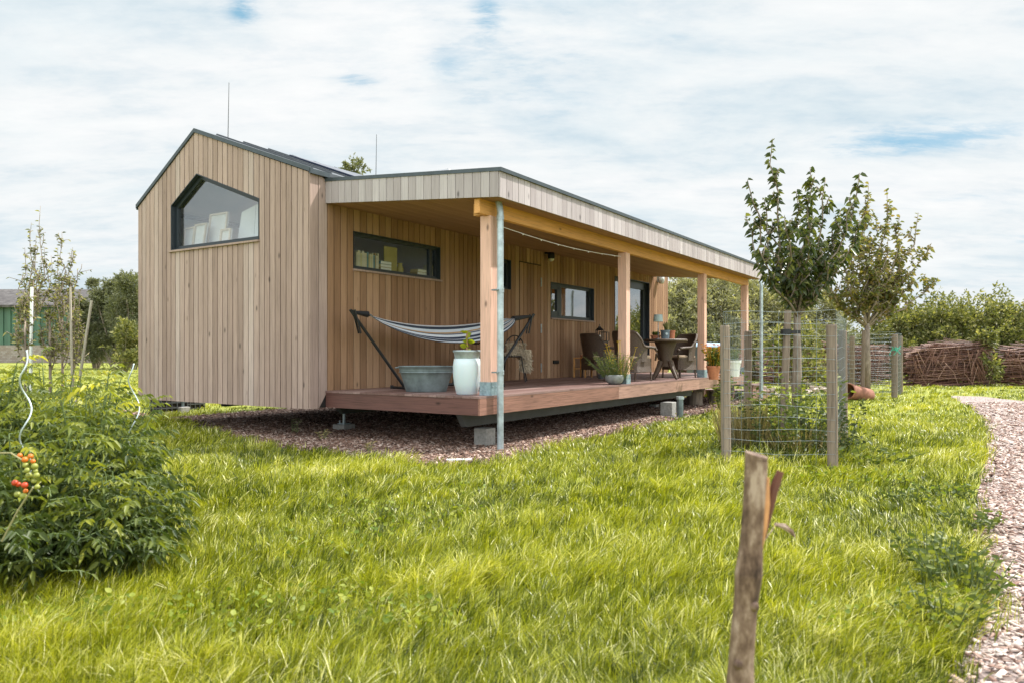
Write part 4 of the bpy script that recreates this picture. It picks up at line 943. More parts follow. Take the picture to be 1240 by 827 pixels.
# generic bush / background tree made from clumps of leaves
def bush(name,loc,Wd,Dp,H,label,cat,mat,n,L,wr,group=None,rs=1,base_z=.1,clumps=16,upright=.5,trunk=True,dirz=.3,cr=.28,shape='dome',stem_r=.04,spiky=.35):
    R=np.random.default_rng(rs); t=thing(name,loc,label,cat,group)
    cs=[]; 
    for k in range(clumps):
        a=R.random()*2*PI; u=R.random()**.55; zz=R.random()
        if shape=='dome': rad=u*math.sqrt(max(0.05,1-(zz*.95)**2)); 
        elif shape=='cone': rad=u*(1-zz)*.95+.05
        else: rad=u
        cs.append((math.cos(a)*rad*Wd/2*.8,math.sin(a)*rad*Dp/2*.8,base_z+(H-base_z)*(.12+zz*.78),cr*min(Wd,H)*R.uniform(.45,1.)*(1-.45*zz)))
    cs=np.array(cs); w_=cs[:,3]**2; w_/=w_.sum(); idx=R.choice(clumps,n,p=w_)
    C=cs[idx]; d=R.normal(size=(n,3)); d/=np.linalg.norm(d,axis=1,keepdims=True); rr=R.random(n)**.45
    P=C[:,:3]+d*rr[:,None]*C[:,3:4]*np.array([1,1,1+upright])
    # spiky shoots
    ns=int(n*spiky/26); m_=26
    if spiky>.9: ns=70; m_=44
    if ns:
        k=R.choice(clumps,ns); d2=R.normal(size=(ns,3)); d2[:,2]=np.abs(d2[:,2])*.7+.5; d2/=np.linalg.norm(d2,axis=1,keepdims=True); s0=cs[k,:3]+d2*cs[k,3:4]*.7; ln=cs[k,3]*R.uniform(.6,1.6,ns) if spiky<=.9 else R.uniform(.6,1.75,ns)
        q=np.repeat(np.arange(ns),m_); uu=R.random(len(q)); P2=s0[q]+d2[q]*(ln[q]*uu)[:,None]+R.normal(size=(len(q),3))*L*(.3 if spiky<=.9 else .55)*(1.25-uu)[:,None]; P=np.concatenate([P,P2]); d=np.concatenate([d,R.normal(size=(len(q),3))*.6+d2[q]])
    P[:,2]=np.maximum(P[:,2],.03)
    D=d+R.normal(size=d.shape)*.6; D[:,2]+=dirz
    # leaf tone varies at random
    v=np.clip(R.normal(.5,.25,len(P)),0,1)
    leaves('crown' if trunk else 'foliage',mat,t,P,D,L*R.uniform(.6,1.3,len(P)),wr=wr,droop=.15,var=v,rs=R)
    mb=MB()
    for k in range(clumps):
        c=Vector(cs[k,:3]); r0=stem_r*R.uniform(.5,1); mb.tube([(c.x*.12,c.y*.12,-.05),(c.x*.45,c.y*.45,c.z*.5),tuple(c),(c.x*1.05,c.y*1.05,c.z+cs[k,3]*.6)],[r0,r0*.7,r0*.4,r0*.12],5)
    mb.build('trunk' if trunk else 'stem',M['ybark'],t); return t
def gx(px,Y): return Vector(((px-CX)/FOC*Y,Y,0))
def htop(py,Y): return CZ-(py-HY)/FOC*Y
# behind the veranda, willow-like mass
for k,(px,py,Y,wd_,lab) in enumerate((
  (790,352,36,5,'grey-green willow partly hidden by the end of the house wall'),
  (828,338,31,4.6,'dense willow seen between the house wall and the third veranda post'),
  (872,330,32,4.6,'pale sunlit willow between the third and fourth veranda posts'),
  (912,342,33,4.4,'willow directly behind the fourth veranda post'),
  (950,352,34,4.5,'willow behind the apple tree trunk, right of the downpipe'),
  (992,362,36,4.6,'lower willow between the two tree guards'))):
    b=gx(px,Y); bush('willow_tree',b,wd_,3.5,htop(py,Y),lab,'tree',M['willow'],12000,.17,.30,'willows growing behind the veranda',rs=20+k,clumps=20,base_z=.3,upright=.4,cr=.26,stem_r=.07,spiky=.5)
for k,(px,py,Y,wd_,lab) in enumerate(((1022,385,31,3.4,'round dark bush behind the farther tree guard'),(962,396,24,2.0,'rounded pale-tipped bush behind the nearer tree guard'),(852,400,30,3,'dark bush below the willows behind the veranda table'))):
    b=gx(px,Y); bush('garden_bush',b,wd_,2.6,htop(py,Y),lab,'bush',M['hedge'] if k==1 else M['dkleaf'],2600,.15,.4,None,rs=40+k,clumps=10,trunk=False,cr=.4,spiky=.1)
for k,(px,py,Y,wd_,lab) in enumerate((
  (1075,362,33,5,'hedge shrub directly behind the farther tree guard'),
  (1112,352,34,5,'spiky hedge shrub right of the taller fruit tree'),
  (1146,345,33,4.6,'tallest-shooting hedge shrub above the middle of the brushwood hedge'),
  (1180,352,35,4.8,'bushy hedge shrub above the gap in the brushwood hedge'),
  (1214,346,33,4.8,'hedge shrub with upright dark shoots above the right part of the brushwood'),
  (1250,352,34,5,'rightmost hedge shrub, cut off by the picture edge'),
  (1300,350,34,5,'hedge shrub beyond the right picture edge'))):
    b=gx(px,Y); bush('hedge_shrub',b,wd_,3.,htop(py,Y)*.78,lab,'shrub',M['hedge'],7000,.16,.42,'tall hedge shrubs behind the brushwood hedge',rs=60+k,clumps=24,base_z=.2,upright=.3,cr=.20,stem_r=.05,spiky=1.6)
# dead hedge of brushwood
def brush(x0,x1,Y,h,dep,n,label,seed,tilt):
    R=random.Random(seed); t=thing('brushwood_hedge',((x0+x1)/2,Y,0),label,'dead hedge','brushwood hedges at the lawn edge'); mb=MB(); hw=(x1-x0)/2
    for k in range(n):
        z=h*R.random()**.75; y=R.uniform(-dep,dep)*(1-.4*z/h)*.5; ln=R.uniform(1.2,3.2); x=R.uniform(-hw,hw-ln*.6); s=R.gauss(0,.09)+tilt*(x/hw)*.1; 
        xe=min(x+ln,hw+.3); r=R.uniform(.007,.022); zz=lambda q:max(.02,z+s*(q-.5)*2+R.gauss(0,.015)-.14*abs(x/hw)**3+.06*math.sin(x*1.7+seed))
        mb.tube([(x,y,zz(0)),(x+(xe-x)*.5,y+R.gauss(0,.05),zz(.5)),(xe,y+R.gauss(0,.05),zz(1))],[r,r*.8,r*.35],4,R.random())
    for k in range(int(n*.1)):
        x=R.uniform(-hw,hw); z=h*R.uniform(.3,1); mb.tube([(x,-dep*.55,z),(x+R.uniform(-.4,.4),-dep*.6,max(.02,z-R.uniform(.3,.9)))],[.012,.005],4,R.random())
    tag(mb.build('branches',M['brush'],t),kind='stuff')
m,nt_,b_=newmat('brushwood'); c=ramp(nt_,varof(nt_),[(0,(.05,.022,.016)),(.4,(.12,.052,.036)),(.75,(.20,.095,.068)),(1,(.36,.22,.17))]); nt_.links.new(c,b_.inputs['Base Color']); b_.inputs['Roughness'].default_value=.7; M['brush']=m
Yb=27.5; HB=htop(416.5,Yb)
brush(gx(1092,Yb).x,gx(1186,Yb).x,Yb,HB,1.0,900,'reddish brushwood hedge filling the middle behind the farther tree guard',1,-1)
brush(gx(1203,Yb).x,gx(1330,Yb).x,Yb,HB*.98,1.0,900,'paler brushwood hedge at the right picture edge beyond the leafy gap',2,0)
brush(gx(925,Yb).x,gx(1078,Yb).x,Yb+.8,HB*.95,1.0,900,'brushwood hedge seen through the wires of the nearer tree guard',3,0)
brush(gx(838,Yb).x,gx(912,Yb).x,Yb+1.5,HB*.72,1.0,450,'low brushwood hedge glimpsed behind the veranda pots',4,0)
b=gx(1194,27.3); bush('garden_bush',b,1.1,1.2,HB*1.35,'leafy green sapling growing in the gap between two brushwood hedges','bush',M['hedge'],1500,.14,.4,None,rs=77,clumps=9,trunk=False,cr=.5)
# poplar behind the roof
b=gx(427,30); bush('poplar_tree',b,3.,2.5,htop(178,30),'slender tree whose leafy tip shows above the roof beside the aerial','tree',M['dkleaf'],5000,.15,.4,None,rs=90,clumps=26,base_z=1.5,shape='cone',cr=.20,stem_r=.09,spiky=.7,upright=1.2)
# small trees left behind the house
for k,(px,py,Y,wd_,lab) in enumerate(((116,336,58,4.6,'leftmost grey-green tree between the green barn and the house'),(139,331,57,4.8,'middle tree of the three between the barn and the house'),(162,332,55,5.2,'grey-green tree touching the left edge of the house'))):
    bush('small_tree',gx(px,Y),wd_,4,htop(py,Y),lab,'tree',M['dkleaf'] if k==0 else M['willowd'] if 'willowd' in M else M['dkleaf'],11000,.22,.3,'trees between the barn and the house',rs=100+k,clumps=18,base_z=.8,upright=.8,cr=.20,stem_r=.09,spiky=.8,shape='cone' if 0 else 'dome')
bush('garden_bush',gx(150,44),3.6,3,htop(388,44),'olive-green bush low at the left edge of the house','bush',M['hedge'],3000,.2,.35,None,rs=111,clumps=12,trunk=False,spiky=.6)
# barn
YB=92.; bx1=gx(205,YB).x; bx0=gx(-260,YB).x; bz0=htop(418,YB); bz1=htop(372,YB)
barn=thing('barn',(bx1,YB,0),'long green corrugated barn with dark weathered roof on a brick base','barn')
Lb=bx1-bx0
m,nt,b=newmat('green_sheet'); nn=noise(nt,.6,4,(3,3,.4)); c=mixc(nt,(.055,.125,.085),ramp(nt,nn,[(.3,.8),(.7,1.2)]),1.,'MULTIPLY'); nt.links.new(c,b.inputs['Base Color']); b.inputs['Roughness'].default_value=.5; M['gsheet']=m
mb=MB(); n=int(Lb/.9); 
for i in range(n):
    x=-Lb+i*Lb/n; w_=Lb/n; mb.hexa([(x,-.0,bz0),(x+w_*.5,0,bz0),(x+w_*.5,.3,bz0),(x,.3,bz0),(x,0,bz1),(x+w_*.5,0,bz1),(x+w_*.5,.3,bz1),(x,.3,bz1)],.5)
    mb.hexa([(x+w_*.5,.12,bz0),(x+w_,.12,bz0),(x+w_,.3,bz0),(x+w_*.5,.3,bz0),(x+w_*.5,.12,bz1),(x+w_,.12,bz1),(x+w_,.3,bz1),(x+w_*.5,.3,bz1)],.5)
mb.build('wall',M['gsheet'],barn)
m,nt,b=newmat('brick_base'); br=N(nt,'ShaderNodeTexBrick'); br.inputs['Color1'].default_value=(.27,.21,.17,1); br.inputs['Color2'].default_value=(.36,.31,.27,1); br.inputs['Mortar'].default_value=(.2,.18,.16,1); br.inputs['Scale'].default_value=1.2; tcx=N(nt,'ShaderNodeTexCoord'); mpx=N(nt,'ShaderNodeMapping'); mpx.inputs['Rotation'].default_value=(math.radians(90),0,0); nt.links.new(tcx.outputs['Object'],mpx.inputs[0]); nt.links.new(mpx.outputs[0],br.inputs[0]); nt.links.new(br.outputs[0],b.inputs['Base Color']); b.inputs['Roughness'].default_value=.9
MB().box(-Lb,0,-.1,.35,-.1,bz0).build('brick_base',m,barn)
MB().box(-Lb+.1,-.1,.36,14,0,bz1).build('barn_core',M['backing'],barn)
zr_=htop(351,YB+8)
m,nt,b=newmat('old_roof'); nn=noise(nt,1.2,6,(1,1,1),.7); c=ramp(nt,nn,[(.3,(.035,.03,.03)),(.5,(.065,.058,.056)),(.68,(.13,.12,.115))]); nt.links.new(c,b.inputs['Base Color']); b.inputs['Roughness'].default_value=.9
mb=MB(); mb.hexa([(-Lb-.5,-.9,bz1-.1),(.6,-.9,bz1-.1),(.6,7.5,zr_-.2),(-Lb-.5,7.5,zr_-.2),(-Lb-.5,-.9,bz1+.2),(.6,-.9,bz1+.2),(.6,7.5,zr_),(-Lb-.5,7.5,zr_)]); mb.hexa([(-Lb-.5,7.501,zr_-.2),(.6,7.501,zr_-.2),(.6,16,bz1-.1),(-Lb-.5,16,bz1-.1),(-Lb-.5,7.501,zr_),(.6,7.501,zr_),(.6,16,bz1+.2),(-Lb-.5,16,bz1+.2)]); mb.build('roof',m,barn)
# far hedges at horizon (stuff)
# saplings at left
def sap(px,Y,pyt,tips_,lab,rs,den=1.,L=.07,r0=.02,start=.35):
    b=gx(px,Y); tp=at(px+1,(pyt+427)/2,Y)
    limb_tree('sapling',b,at(px,385,Y),r0,[tp_(x,y,Y+d,s) for x,y,d,s in tips_],lab,M['hedge'],L,.06,.42,group='staked saplings at the left',ntw=9,twig=.42,rs=rs,rtip=.003,skip=.1,extra_spread=.18,density=den)
sap(36,12.,250,[(49,250,0,.98),(44,285,.2,.9),(30,300,-.2,.8),(54,300,.1,.85),(33,330,.2,.8),(47,330,-.2,.85),(38,270,.1,.95)],'tallest thin sapling with a dead leaf at its tip, tied to the white pole',201)
sap(75,12.6,280,[(75,281,0,.98),(62,310,.2,.8),(84,306,.1,.8),(68,340,-.2,.7),(86,335,0,.7),(58,350,.1,.6),(80,370,-.2,.5),(70,300,.2,.9),(92,370,0,.5)],'bushier sapling between the two pinkish stakes',202,1.3)
sap(88,12.9,300,[(88,300,0,.98),(95,350,.2,.6),(97,385,0,.5),(82,330,.1,.8),(102,395,0,.5),(90,400,-.2,.4)],'slim sapling growing along the upright pinkish stake',203,1.2)
sap(30,11.,365,[(28,358,0,.9),(20,385,.1,.6),(36,392,.1,.6),(24,372,0,.8)],'short leafy sapling low at the left behind the tomatoes',204,1.4)
sap(60,11.5,385,[(58,385,0,.9),(50,400,.1,.6),(66,405,.1,.6),(70,415,0,.5)],'shortest bushy sapling just above the tomato leaves',205,1.6)
stake(38.5,348,36,11.6,.024,'white barked pole at the far left supporting the tallest sapling','white',name='support_stake')
stake(85,348,88,12.2,.019,'upright pinkish stake in the middle of the saplings','stakew',name='support_stake')
stake(111,364,87,12.1,.022,'slanting pinkish stake leaning right of the saplings','stakew',name='support_stake')
# foreground stake
Yf=1.8; b=Vector((gx(884,Yf).x,Yf,0)); tpz=at(915,556,Yf)-b
fs_=thing('wooden_stake',b,'blurred rough branch stake leaning in the near right foreground','stake')
R=random.Random(4); pts=[];rr=[]
for k in range(15):
    u=k/14; pts.append(Vector((tpz.x*u+.004*math.sin(u*9),tpz.y*u,-.03+(tpz.z+.03)*u))); rr.append(.0305-.003*u+(.004 if k in(6,10) else 0)+R.uniform(-.001,.001))
m,nt_,b_=newmat('stake_bark'); nn=noise(nt_,16,6,(1,1,.4),.75); c=ramp(nt_,nn,[(.36,(.035,.018,.012)),(.45,(.115,.068,.046)),(.53,(.205,.135,.098)),(.63,(.38,.285,.23))]); nt_.links.new(c,b_.inputs['Base Color']); b_.inputs['Roughness'].default_value=.85; bump(nt_,b_,noise(nt_,30,6,(1,1,.3),.7),.6,.006); M['sbark']=m
mb=MB(); mb.tube(pts,rr,16,cap=False); e_=pts[-1]; rg=[e_+Vector((math.cos(a)*rr[-1],math.sin(a)*rr[-1],.001)) for a in np.linspace(0,2*PI,17)[:-1]]; rt=[p+Vector((0,0,.012-.25*(p.x-e_.x)+.1*(p.y-e_.y))) for p in rg]; mb.add(rg+rt,[(i,(i+1)%16,(i+1)%16+16,i+16) for i in range(16)]+[tuple(range(16,32))],.5); sb=mb.build('trunk',M['sbark'],fs_,smooth=False)
mb=MB()
for (u,a) in ((.42,.2),(.55,-.6),(.68,.5),(.2,-.2)):
    p=pts[int(u*14)]; mb.ball(p+Vector((math.sin(a)*.026,-.024,0)),.012,10,6)
mb.build('knot',M['sbark'],fs_,smooth=True)
def rel(px,py,dy=0): return at(px,py,Yf+dy)-b
mb=MB(); 
c0=[rel(930,578,-.012),rel(928,610,-.012),rel(925,640,-.012),rel(921,672,-.012)]
mb.tube(c0,[.004,.009,.008,.002],8); mb.build('split_wood',plain('fresh_wood',(.52,.25,.11),.7,0,20,.2),fs_)
mb=MB(); mb.tube([rel(926,650),rel(931,620),rel(936,595),rel(945,570)],[.004,.009,.012,.009],7); mb.build('bark_sliver',plain('dark_red_bark',(.12,.045,.03),.8,0,20,.3),fs_)
tag(MB().tube([at(938,634,2.2),at(950,637,2.2),at(958,643,2.2),at(963,650,2.2)],[.004,.010,.008,.002],6).build('dangling_twig',M['sbark'],fs_,loc=-b),None)
tw_=bpy.data.objects['dangling_twig']
mb=MB(); mb.tube([rel(925,655),Vector(at(940,634,2.2)-b)],.0012,4); mb.build('thread',M['sbark'],fs_)
# ------------------------------------------------------------------ tomatoes
def tomato(cx,cy,H,rad,n,label,rs,fruit=(),flow=6):
    R=np.random.default_rng(rs); rd=random.Random(rs); t=thing('tomato_plant',(cx,cy,0),label,'tomato plant','tomato plants in the left foreground'); mb=MB(); P=[];D=[];L=[];V=[]; fl=[]
    for k in range(n):
        a=rd.uniform(0,2*PI); rr=rad*math.sqrt(rd.random()); zt=H*(.35+.65*rd.random())*math.sqrt(max(.12,1-(rr/rad)**2*.85)); end=Vector((math.cos(a)*rr,math.sin(a)*rr,zt)); st0=Vector((math.cos(a)*rr*.25,math.sin(a)*rr*.25,0)); mid=st0.lerp(end,.55)+Vector((0,0,.1*H))
        mb.tube([st0,mid,end],[.009,.006,.003],5)
        nl=rd.randint(7,9)
        for j in range(nl):
            u=.3+.7*j/(nl-1); p=(mid.lerp(end,(u-.5)*2) if u>.5 else st0.lerp(mid,u*2)); b_=rd.uniform(0,2*PI); az=Vector((math.cos(b_),math.sin(b_),rd.uniform(.0,.7))).normalized(); ln=rd.uniform(.11,.20)
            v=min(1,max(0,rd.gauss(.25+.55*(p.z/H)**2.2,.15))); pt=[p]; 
            side=az.cross(Vector((0,0,1))).normalized()
            for q in range(1,6): pt.append(pt[-1]+az*ln/5); az=(az+Vector((0,0,-.16))).normalized()
            mb.tube([pt[0],pt[3],pt[5]],[.003,.002,.001],3)
            P.append(pt[5]);D.append(az);L.append(ln*.34);V.append(v+.05)
            for q in (1,2,3,4):
                for s_ in (-1,1):
                    P.append(pt[q]);D.append(side*s_+az*.55+Vector((0,0,rd.uniform(-.3,.15))));L.append(ln*(.32 if q in(2,3,4) else .16)*rd.uniform(.7,1.1));V.append(v+rd.uniform(-.08,.08))
        if rd.random()<flow/n: fl.append(end)
    mb.build('stem',M['stem'],t)
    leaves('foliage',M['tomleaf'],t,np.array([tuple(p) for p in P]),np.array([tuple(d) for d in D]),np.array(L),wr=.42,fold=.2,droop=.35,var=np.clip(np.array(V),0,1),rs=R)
    if fl:
        mb=MB()
        for e in fl:
            for q in range(3):
                c=e+Vector((rd.uniform(-.04,.04),rd.uniform(-.04,.04),rd.uniform(0,.05)))
                for z in range(5): an=z*2*PI/5; mb.add([c,c+Vector((math.cos(an-.25)*.010,math.sin(an-.25)*.010,.002)),c+Vector((math.cos(an)*.019,math.sin(an)*.019,-.002)),c+Vector((math.cos(an+.25)*.010,math.sin(an+.25)*.010,.002))],[(0,1,2,3)])
        tag(mb.build('flowers',M['petal'],t),kind='stuff')
    mb=MB()
    for (x,y,z,r,mt) in fruit:
        MB().ball((0,0,0),r,14,9,sz=.95).build('tomato',M[mt],t,loc=(x-cx,y-cy,z),smooth=True)
    return t
fr=[]
for (px,py,mt) in ((24,551,'orange'),(30,556,'orange'),(37,552,'orange'),(40,558,'orange'),(31,563,'greent'),(33,569,'greent'),(42,564,'greent'),(35,575,'greent'),(43,570,'greent'),(44,575,'greent'),(41,582,'greent'),(45,589,'greent'),(22,586,'red'),(30,587,'red'),(18,584,'red'),(31,594,'orange'),(21,598,'greent'),(28,600,'greent')):
    q=at(px,py,3.35+random.uniform(-.02,.02)); fr.append((q.x,q.y,q.z,random.uniform(.0105,.0155),mt))
tomato(-2.62,3.95,.98,.66,88,'tomato plant with ripe orange and red fruit nearest the camera',301,fr,6)
tomato(-2.72,4.75,1.06,.55,102,'leafy tomato plant around the pale spiral support, left of the house corner',302,(),5)
tomato(-3.6,5.0,1.26,.85,112,'tall tomato plant at the left picture edge',303,(),5)
tomato(-3.15,5.6,1.12,.6,102,'tomato plant at the back around the second spiral support',304,(),5)
tomato(-3.1,3.4,.72,.6,57,'low tomato plant at the bottom left picture edge',305,(),4)
tomato(-3.9,6.3,1.3,.9,102,'far tomato plant furthest from the camera at the left edge',306,(),4)
tomato(-2.15,4.0,.60,.34,44,'small outer tomato plant spreading over the grass on the right',307,(),4)
tomato(-3.35,4.1,1.1,.7,85,'tomato plant between the ripe fruit and the left picture edge',308,(),4)
mb=MB()
for a_,b_ in (((24,551),(8,538)),((44,575),(30,548)),((22,585),(16,570))): mb.tube([at(*a_,3.36),at(*b_,3.4)],.003,4)
def spiral(px,py_t,py_b,Y,lab,amp,turns):
    b=gx(px,Y); zt=htop(py_t,Y); zb=0; mb=MB(); n=120; pts=[]
    for k in range(n+1):
        u=k/n; z=zt*u; an=u*zt/.19*2*PI*(.62 if Y<5 else .45)+1.0; am=amp*min(1,(1-u)*8+.15); pts.append((am*math.cos(an),am*math.sin(an),z))
    o=mb.tube(pts,.0042,7).build('spiral_stake',M['white'] if 0 else M['galv'],None,b,smooth=True); tag(o,lab,'plant support','spiral plant supports')
M['galv']=plain('bright_galvanised',(.60,.68,.70),.35,.35,10,.1)
spiral(31,424,0,4.0,'shiny spiral plant support rising from the left tomato plants',.027,3)
spiral(162,440,0,5.3,'second spiral plant support rising close to the left house corner',.036,3)
M['drystem']=plain('dry_stem',(.30,.27,.13),.8)
# bamboo sticks in tomatoes
for k,(x1,y1,x2,y2,Y,lab) in enumerate(((0,548,26,556,3.3,'dry cane lying across the tomato leaves beside the ripe fruit'),(2,655,40,590,3.3,'slanting pale stem cane below the ripe tomatoes'))):
    a_,b_=at(x1,y1,Y),at(x2,y2,Y); o=MB().tube([Vector((0,0,0)),(b_-a_)*.5+Vector((0,0,.015)),b_-a_],.0035,6).build('cane',M['drystem'],None,a_); tag(o,lab,'cane')
# ------------------------------------------------------------------ plants in the guard and on the ground
tuft('weed_clump',Vector((cc.x-.1,cc.y-.15,0)),36,.075,.45,M['weed'],'leafy weeds filling the nearer wire guard around the apple trunk',hgt=.95,wr=.45,r0=.42,rs=31)
tuft('weed_clump',Vector((cc.x+.30,cc.y-.25,0)),26,.07,.35,M['darkweed'],'dark nettles in the right corner of the nearer wire guard',hgt=.75,wr=.5,r0=.3,rs=32)
tuft('dry_grass_clump',Vector((cc.x-.42,cc.y+.15,0)),420,.75,.35,M['drygrass'],'straw-coloured dry grass at the back left post of the nearer wire guard',wr=.014,r0=.3,rs=33)
tuft('dry_grass_clump',Vector((cc.x+.05,cc.y-.3,0)),360,.5,.6,M['drygrass'],'dry grass leaning in the middle of the nearer wire guard',wr=.018,r0=.35,rs=34)
tuft('weed_clump',c2+Vector((.42,.35,0)),26,.08,.5,M['weed'],'green weeds spilling out right of the nearer wire guard',hgt=.30,wr=.5,r0=.35,rs=35)
tuft('weed_clump',c1+Vector((-.15,.0,0)),18,.06,.3,M['weed'],'low weeds at the foot of the front left post of the nearer guard',hgt=.22,wr=.5,r0=.25,rs=36)
tuft('nettle_clump',Vector((cc.x+.15,cc.y-.45,0)),32,.06,.3,M['darkweed'],'dense dark nettles along the front wire of the nearer guard',hgt=.5,wr=.5,r0=.5,rs=37)
tuft('nettle_clump',Vector((cc.x-.2,cc.y+.25,0)),32,.06,.35,M['darkweed'],'dark nettles around the trunk foot at the back of the nearer guard',hgt=.6,wr=.5,r0=.45,rs=38)
for k,(px,py,hh,n,lab) in enumerate(((1150,602,.12,9,'smallest weed clump at the path edge, farthest from the camera'),(1172,640,.14,9,'weed clump on the path edge between two larger clumps'),(1130,690,.22,16,'broad-leaved weed clump in the grass beside the path'),(1160,720,.24,18,'large dock-like weed clump bulging over the path edge'),(1140,762,.18,14,'weed clump nearest the camera at the path edge'),(1098,610,.16,8,'thin weed clump in the grass above the path bend'))):
    tuft('weed_clump',GP(px,py),int(n*2.6),.048,.17,M['weed'],lab,hgt=hh,wr=.5,r0=.18,rs=50+k,group='weed clumps along the path')
for k,(px,py,hh,lab) in enumerate(((357,525,.32,'pale green weed sprouting alone from the wood chips before the gable'),(392,533,.16,'thin dry sprout in the wood chips near the deck footing'),(447,548,.16,'twin dry sprouts in the wood chips below the tub'))):
    tuft('weed_sprout',GP(px,py),3,.08,.06,M['willow'] if k==0 else M['drygrass'],lab,hgt=hh,wr=.2,r0=.05,rs=70+k)
g=GP(556,559); o=MB().box(-.14,.14,-.03,.03,0.0,.035).build('white_plank',M['white'],None,g,.12,bevel=.005); tag(o,'short white plank half hidden at the edge of the wood chips','plank')
# pale rubble seen through guard
for k,(px,py,w_,h_) in enumerate(((968,462,.9,.30),(1000,458,.7,.26),(992,470,.8,.2),(925,474,.9,.25))):
    g=GP(px,py+6); R=random.Random(k); t=thing('rubble_heap',g,('pale stone rubble left of centre behind the nearer guard','pale rubble behind the right post of the nearer guard','low flat rubble in front of the other heaps','pale stone blocks at the foot of the deck steps')[k],'rubble')
    mb=MB()
    for q in range(26): 
        x,y=R.uniform(-w_,w_)*.5,R.uniform(-.3,.3); z=h_*max(0,1-abs(x/w_*2)**2)*R.random(); s=R.uniform(.05,.13)
        mb.obox((x,y,z+.02),s*1.5,s,s*.8,Matrix.Rotation(R.uniform(0,3),3,'Z')@Matrix.Rotation(R.uniform(-.5,.5),3,'X'))
    tag(mb.build('stones',plain('pale_stone',(.55,.46,.40),.9,0,8,.25),t,bevel=.01),kind='stuff')
# ------------------------------------------------------------------ ground
def terr(X,Y): # gentle unevenness, zero near house
    return 0*X
PATH_L=[(1150,835),(1165,800),(1188,745),(1192,690),(1180,640),(1184,600),(1192,560),(1196,530),(1190,508),(1176,494),(1158,484),(1150,479)]
pathL=[GP(*p) for p in PATH_L]; pathL=[Vector((1.2,.8,0)),Vector((1.45,1.8,0))]+pathL
far=[GP(*p) for p in ((1190,480),(1215,483),(1240,485.5))]
path=[(p.x,p.y) for p in pathL]+[(p.x,p.y) for p in far]+[(22,17.6),(26,15.5)]+[(12.4,14.0),(10.5,11),(8.2,8),(6.2,5.2),(4.8,3),(3.9,.8)]
chipf=[GP(*p) for p in ((120,492),(170,500),(205,508),(250,521),(300,534),(350,544),(400,550),(450,556),(500,562),(545,566),(580,565),(610,560),(650,549),(690,538),(730,528),(770,520),(810,510),(845,502),(880,493),(905,487))]
chips=[(p.x,p.y) for p in chipf]+[tuple(H2W(LR+.4,-.3)[:2]),tuple(H2W(LR+.6,W+GW+.8)[:2]),tuple(H2W(-1.5,W+GW+.9)[:2])]
def inpoly(X,Y,poly):
    r=np.zeros(X.shape,bool); n=len(poly)
    for i in range(n):
        x1,y1=poly[i];x2,y2=poly[(i+1)%n]
        if y1==y2: continue
        c=((y1>Y)!=(y2>Y))&(X<(x2-x1)*(Y-y1)/(y2-y1)+x1); r^=c
    return r
def sheet(name,poly,z,mat,label=None):
    import bmesh
    bm=bmesh.new(); vs=[bm.verts.new((x,y,z)) for x,y in poly]; bm.faces.new(vs); bmesh.ops.triangulate(bm,faces=bm.faces[:]); bmesh.ops.recalc_face_normals(bm,faces=bm.faces[:])
    me=bpy.data.meshes.new(name); bm.to_mesh(me); bm.free(); o=link(name,me,mat); tag(o,label,None,kind='structure')
    if me.polygons[0].normal.z<0: me.flip_normals()
    return o
m,nt,b=newmat('lawn_soil'); n_a=noise(nt,.35,5); n_b=noise(nt,14,4); c=ramp(nt,n_a,[(.3,(.17,.19,.025)),(.6,(.25,.27,.035)),(.75,(.32,.32,.06))]); c=mixc(nt,c,ramp(nt,n_b,[(.3,.6),(.7,1.25)]),1.,'MULTIPLY'); nt.links.new(c,b.inputs['Base Color']); b.inputs['Roughness'].default_value=.95; bump(nt,b,n_b,.5,.03)
bpy.data.objects  # lawn sheet
me=bpy.data.meshes.new('lawn'); me.from_pydata([(-900,-60,0),(900,-60,0),(900,1500,0),(-900,1500,0)],[],[(0,1,2,3)]); o=link('lawn',me,m); tag(o,'wide green lawn reaching the horizon',None,kind='structure')
def chipmat(name,tones):
    m,nt,b=newmat(name); vo=N(nt,'ShaderNodeTexVoronoi'); vo.inputs['Scale'].default_value=38; vo.inputs['Randomness'].default_value=1; tcx=N(nt,'ShaderNodeTexCoord'); nt.links.new(tcx.outputs['Object'],vo.inputs['Vector']); sp=N(nt,'ShaderNodeSeparateColor'); nt.links.new(vo.outputs['Color'],sp.inputs[0])
    c=ramp(nt,sp.outputs[0],tones); nt.links.new(c,b.inputs['Base Color']); b.inputs['Roughness'].default_value=.9; bump(nt,b,vo.outputs['Distance'],.8,.02); return m
sheet('path',path,.006,chipmat('path_base',[(0,(.10,.075,.065)),(.5,(.30,.23,.21)),(1,(.5,.42,.39))]),'path of pale wood chips curving along the right side')
sheet('mulch_bed',chips,.004,chipmat('mulch_base',[(0,(.06,.04,.035)),(.5,(.17,.11,.09)),(1,(.33,.25,.21))]),'bed of brown wood chips around and under the house')
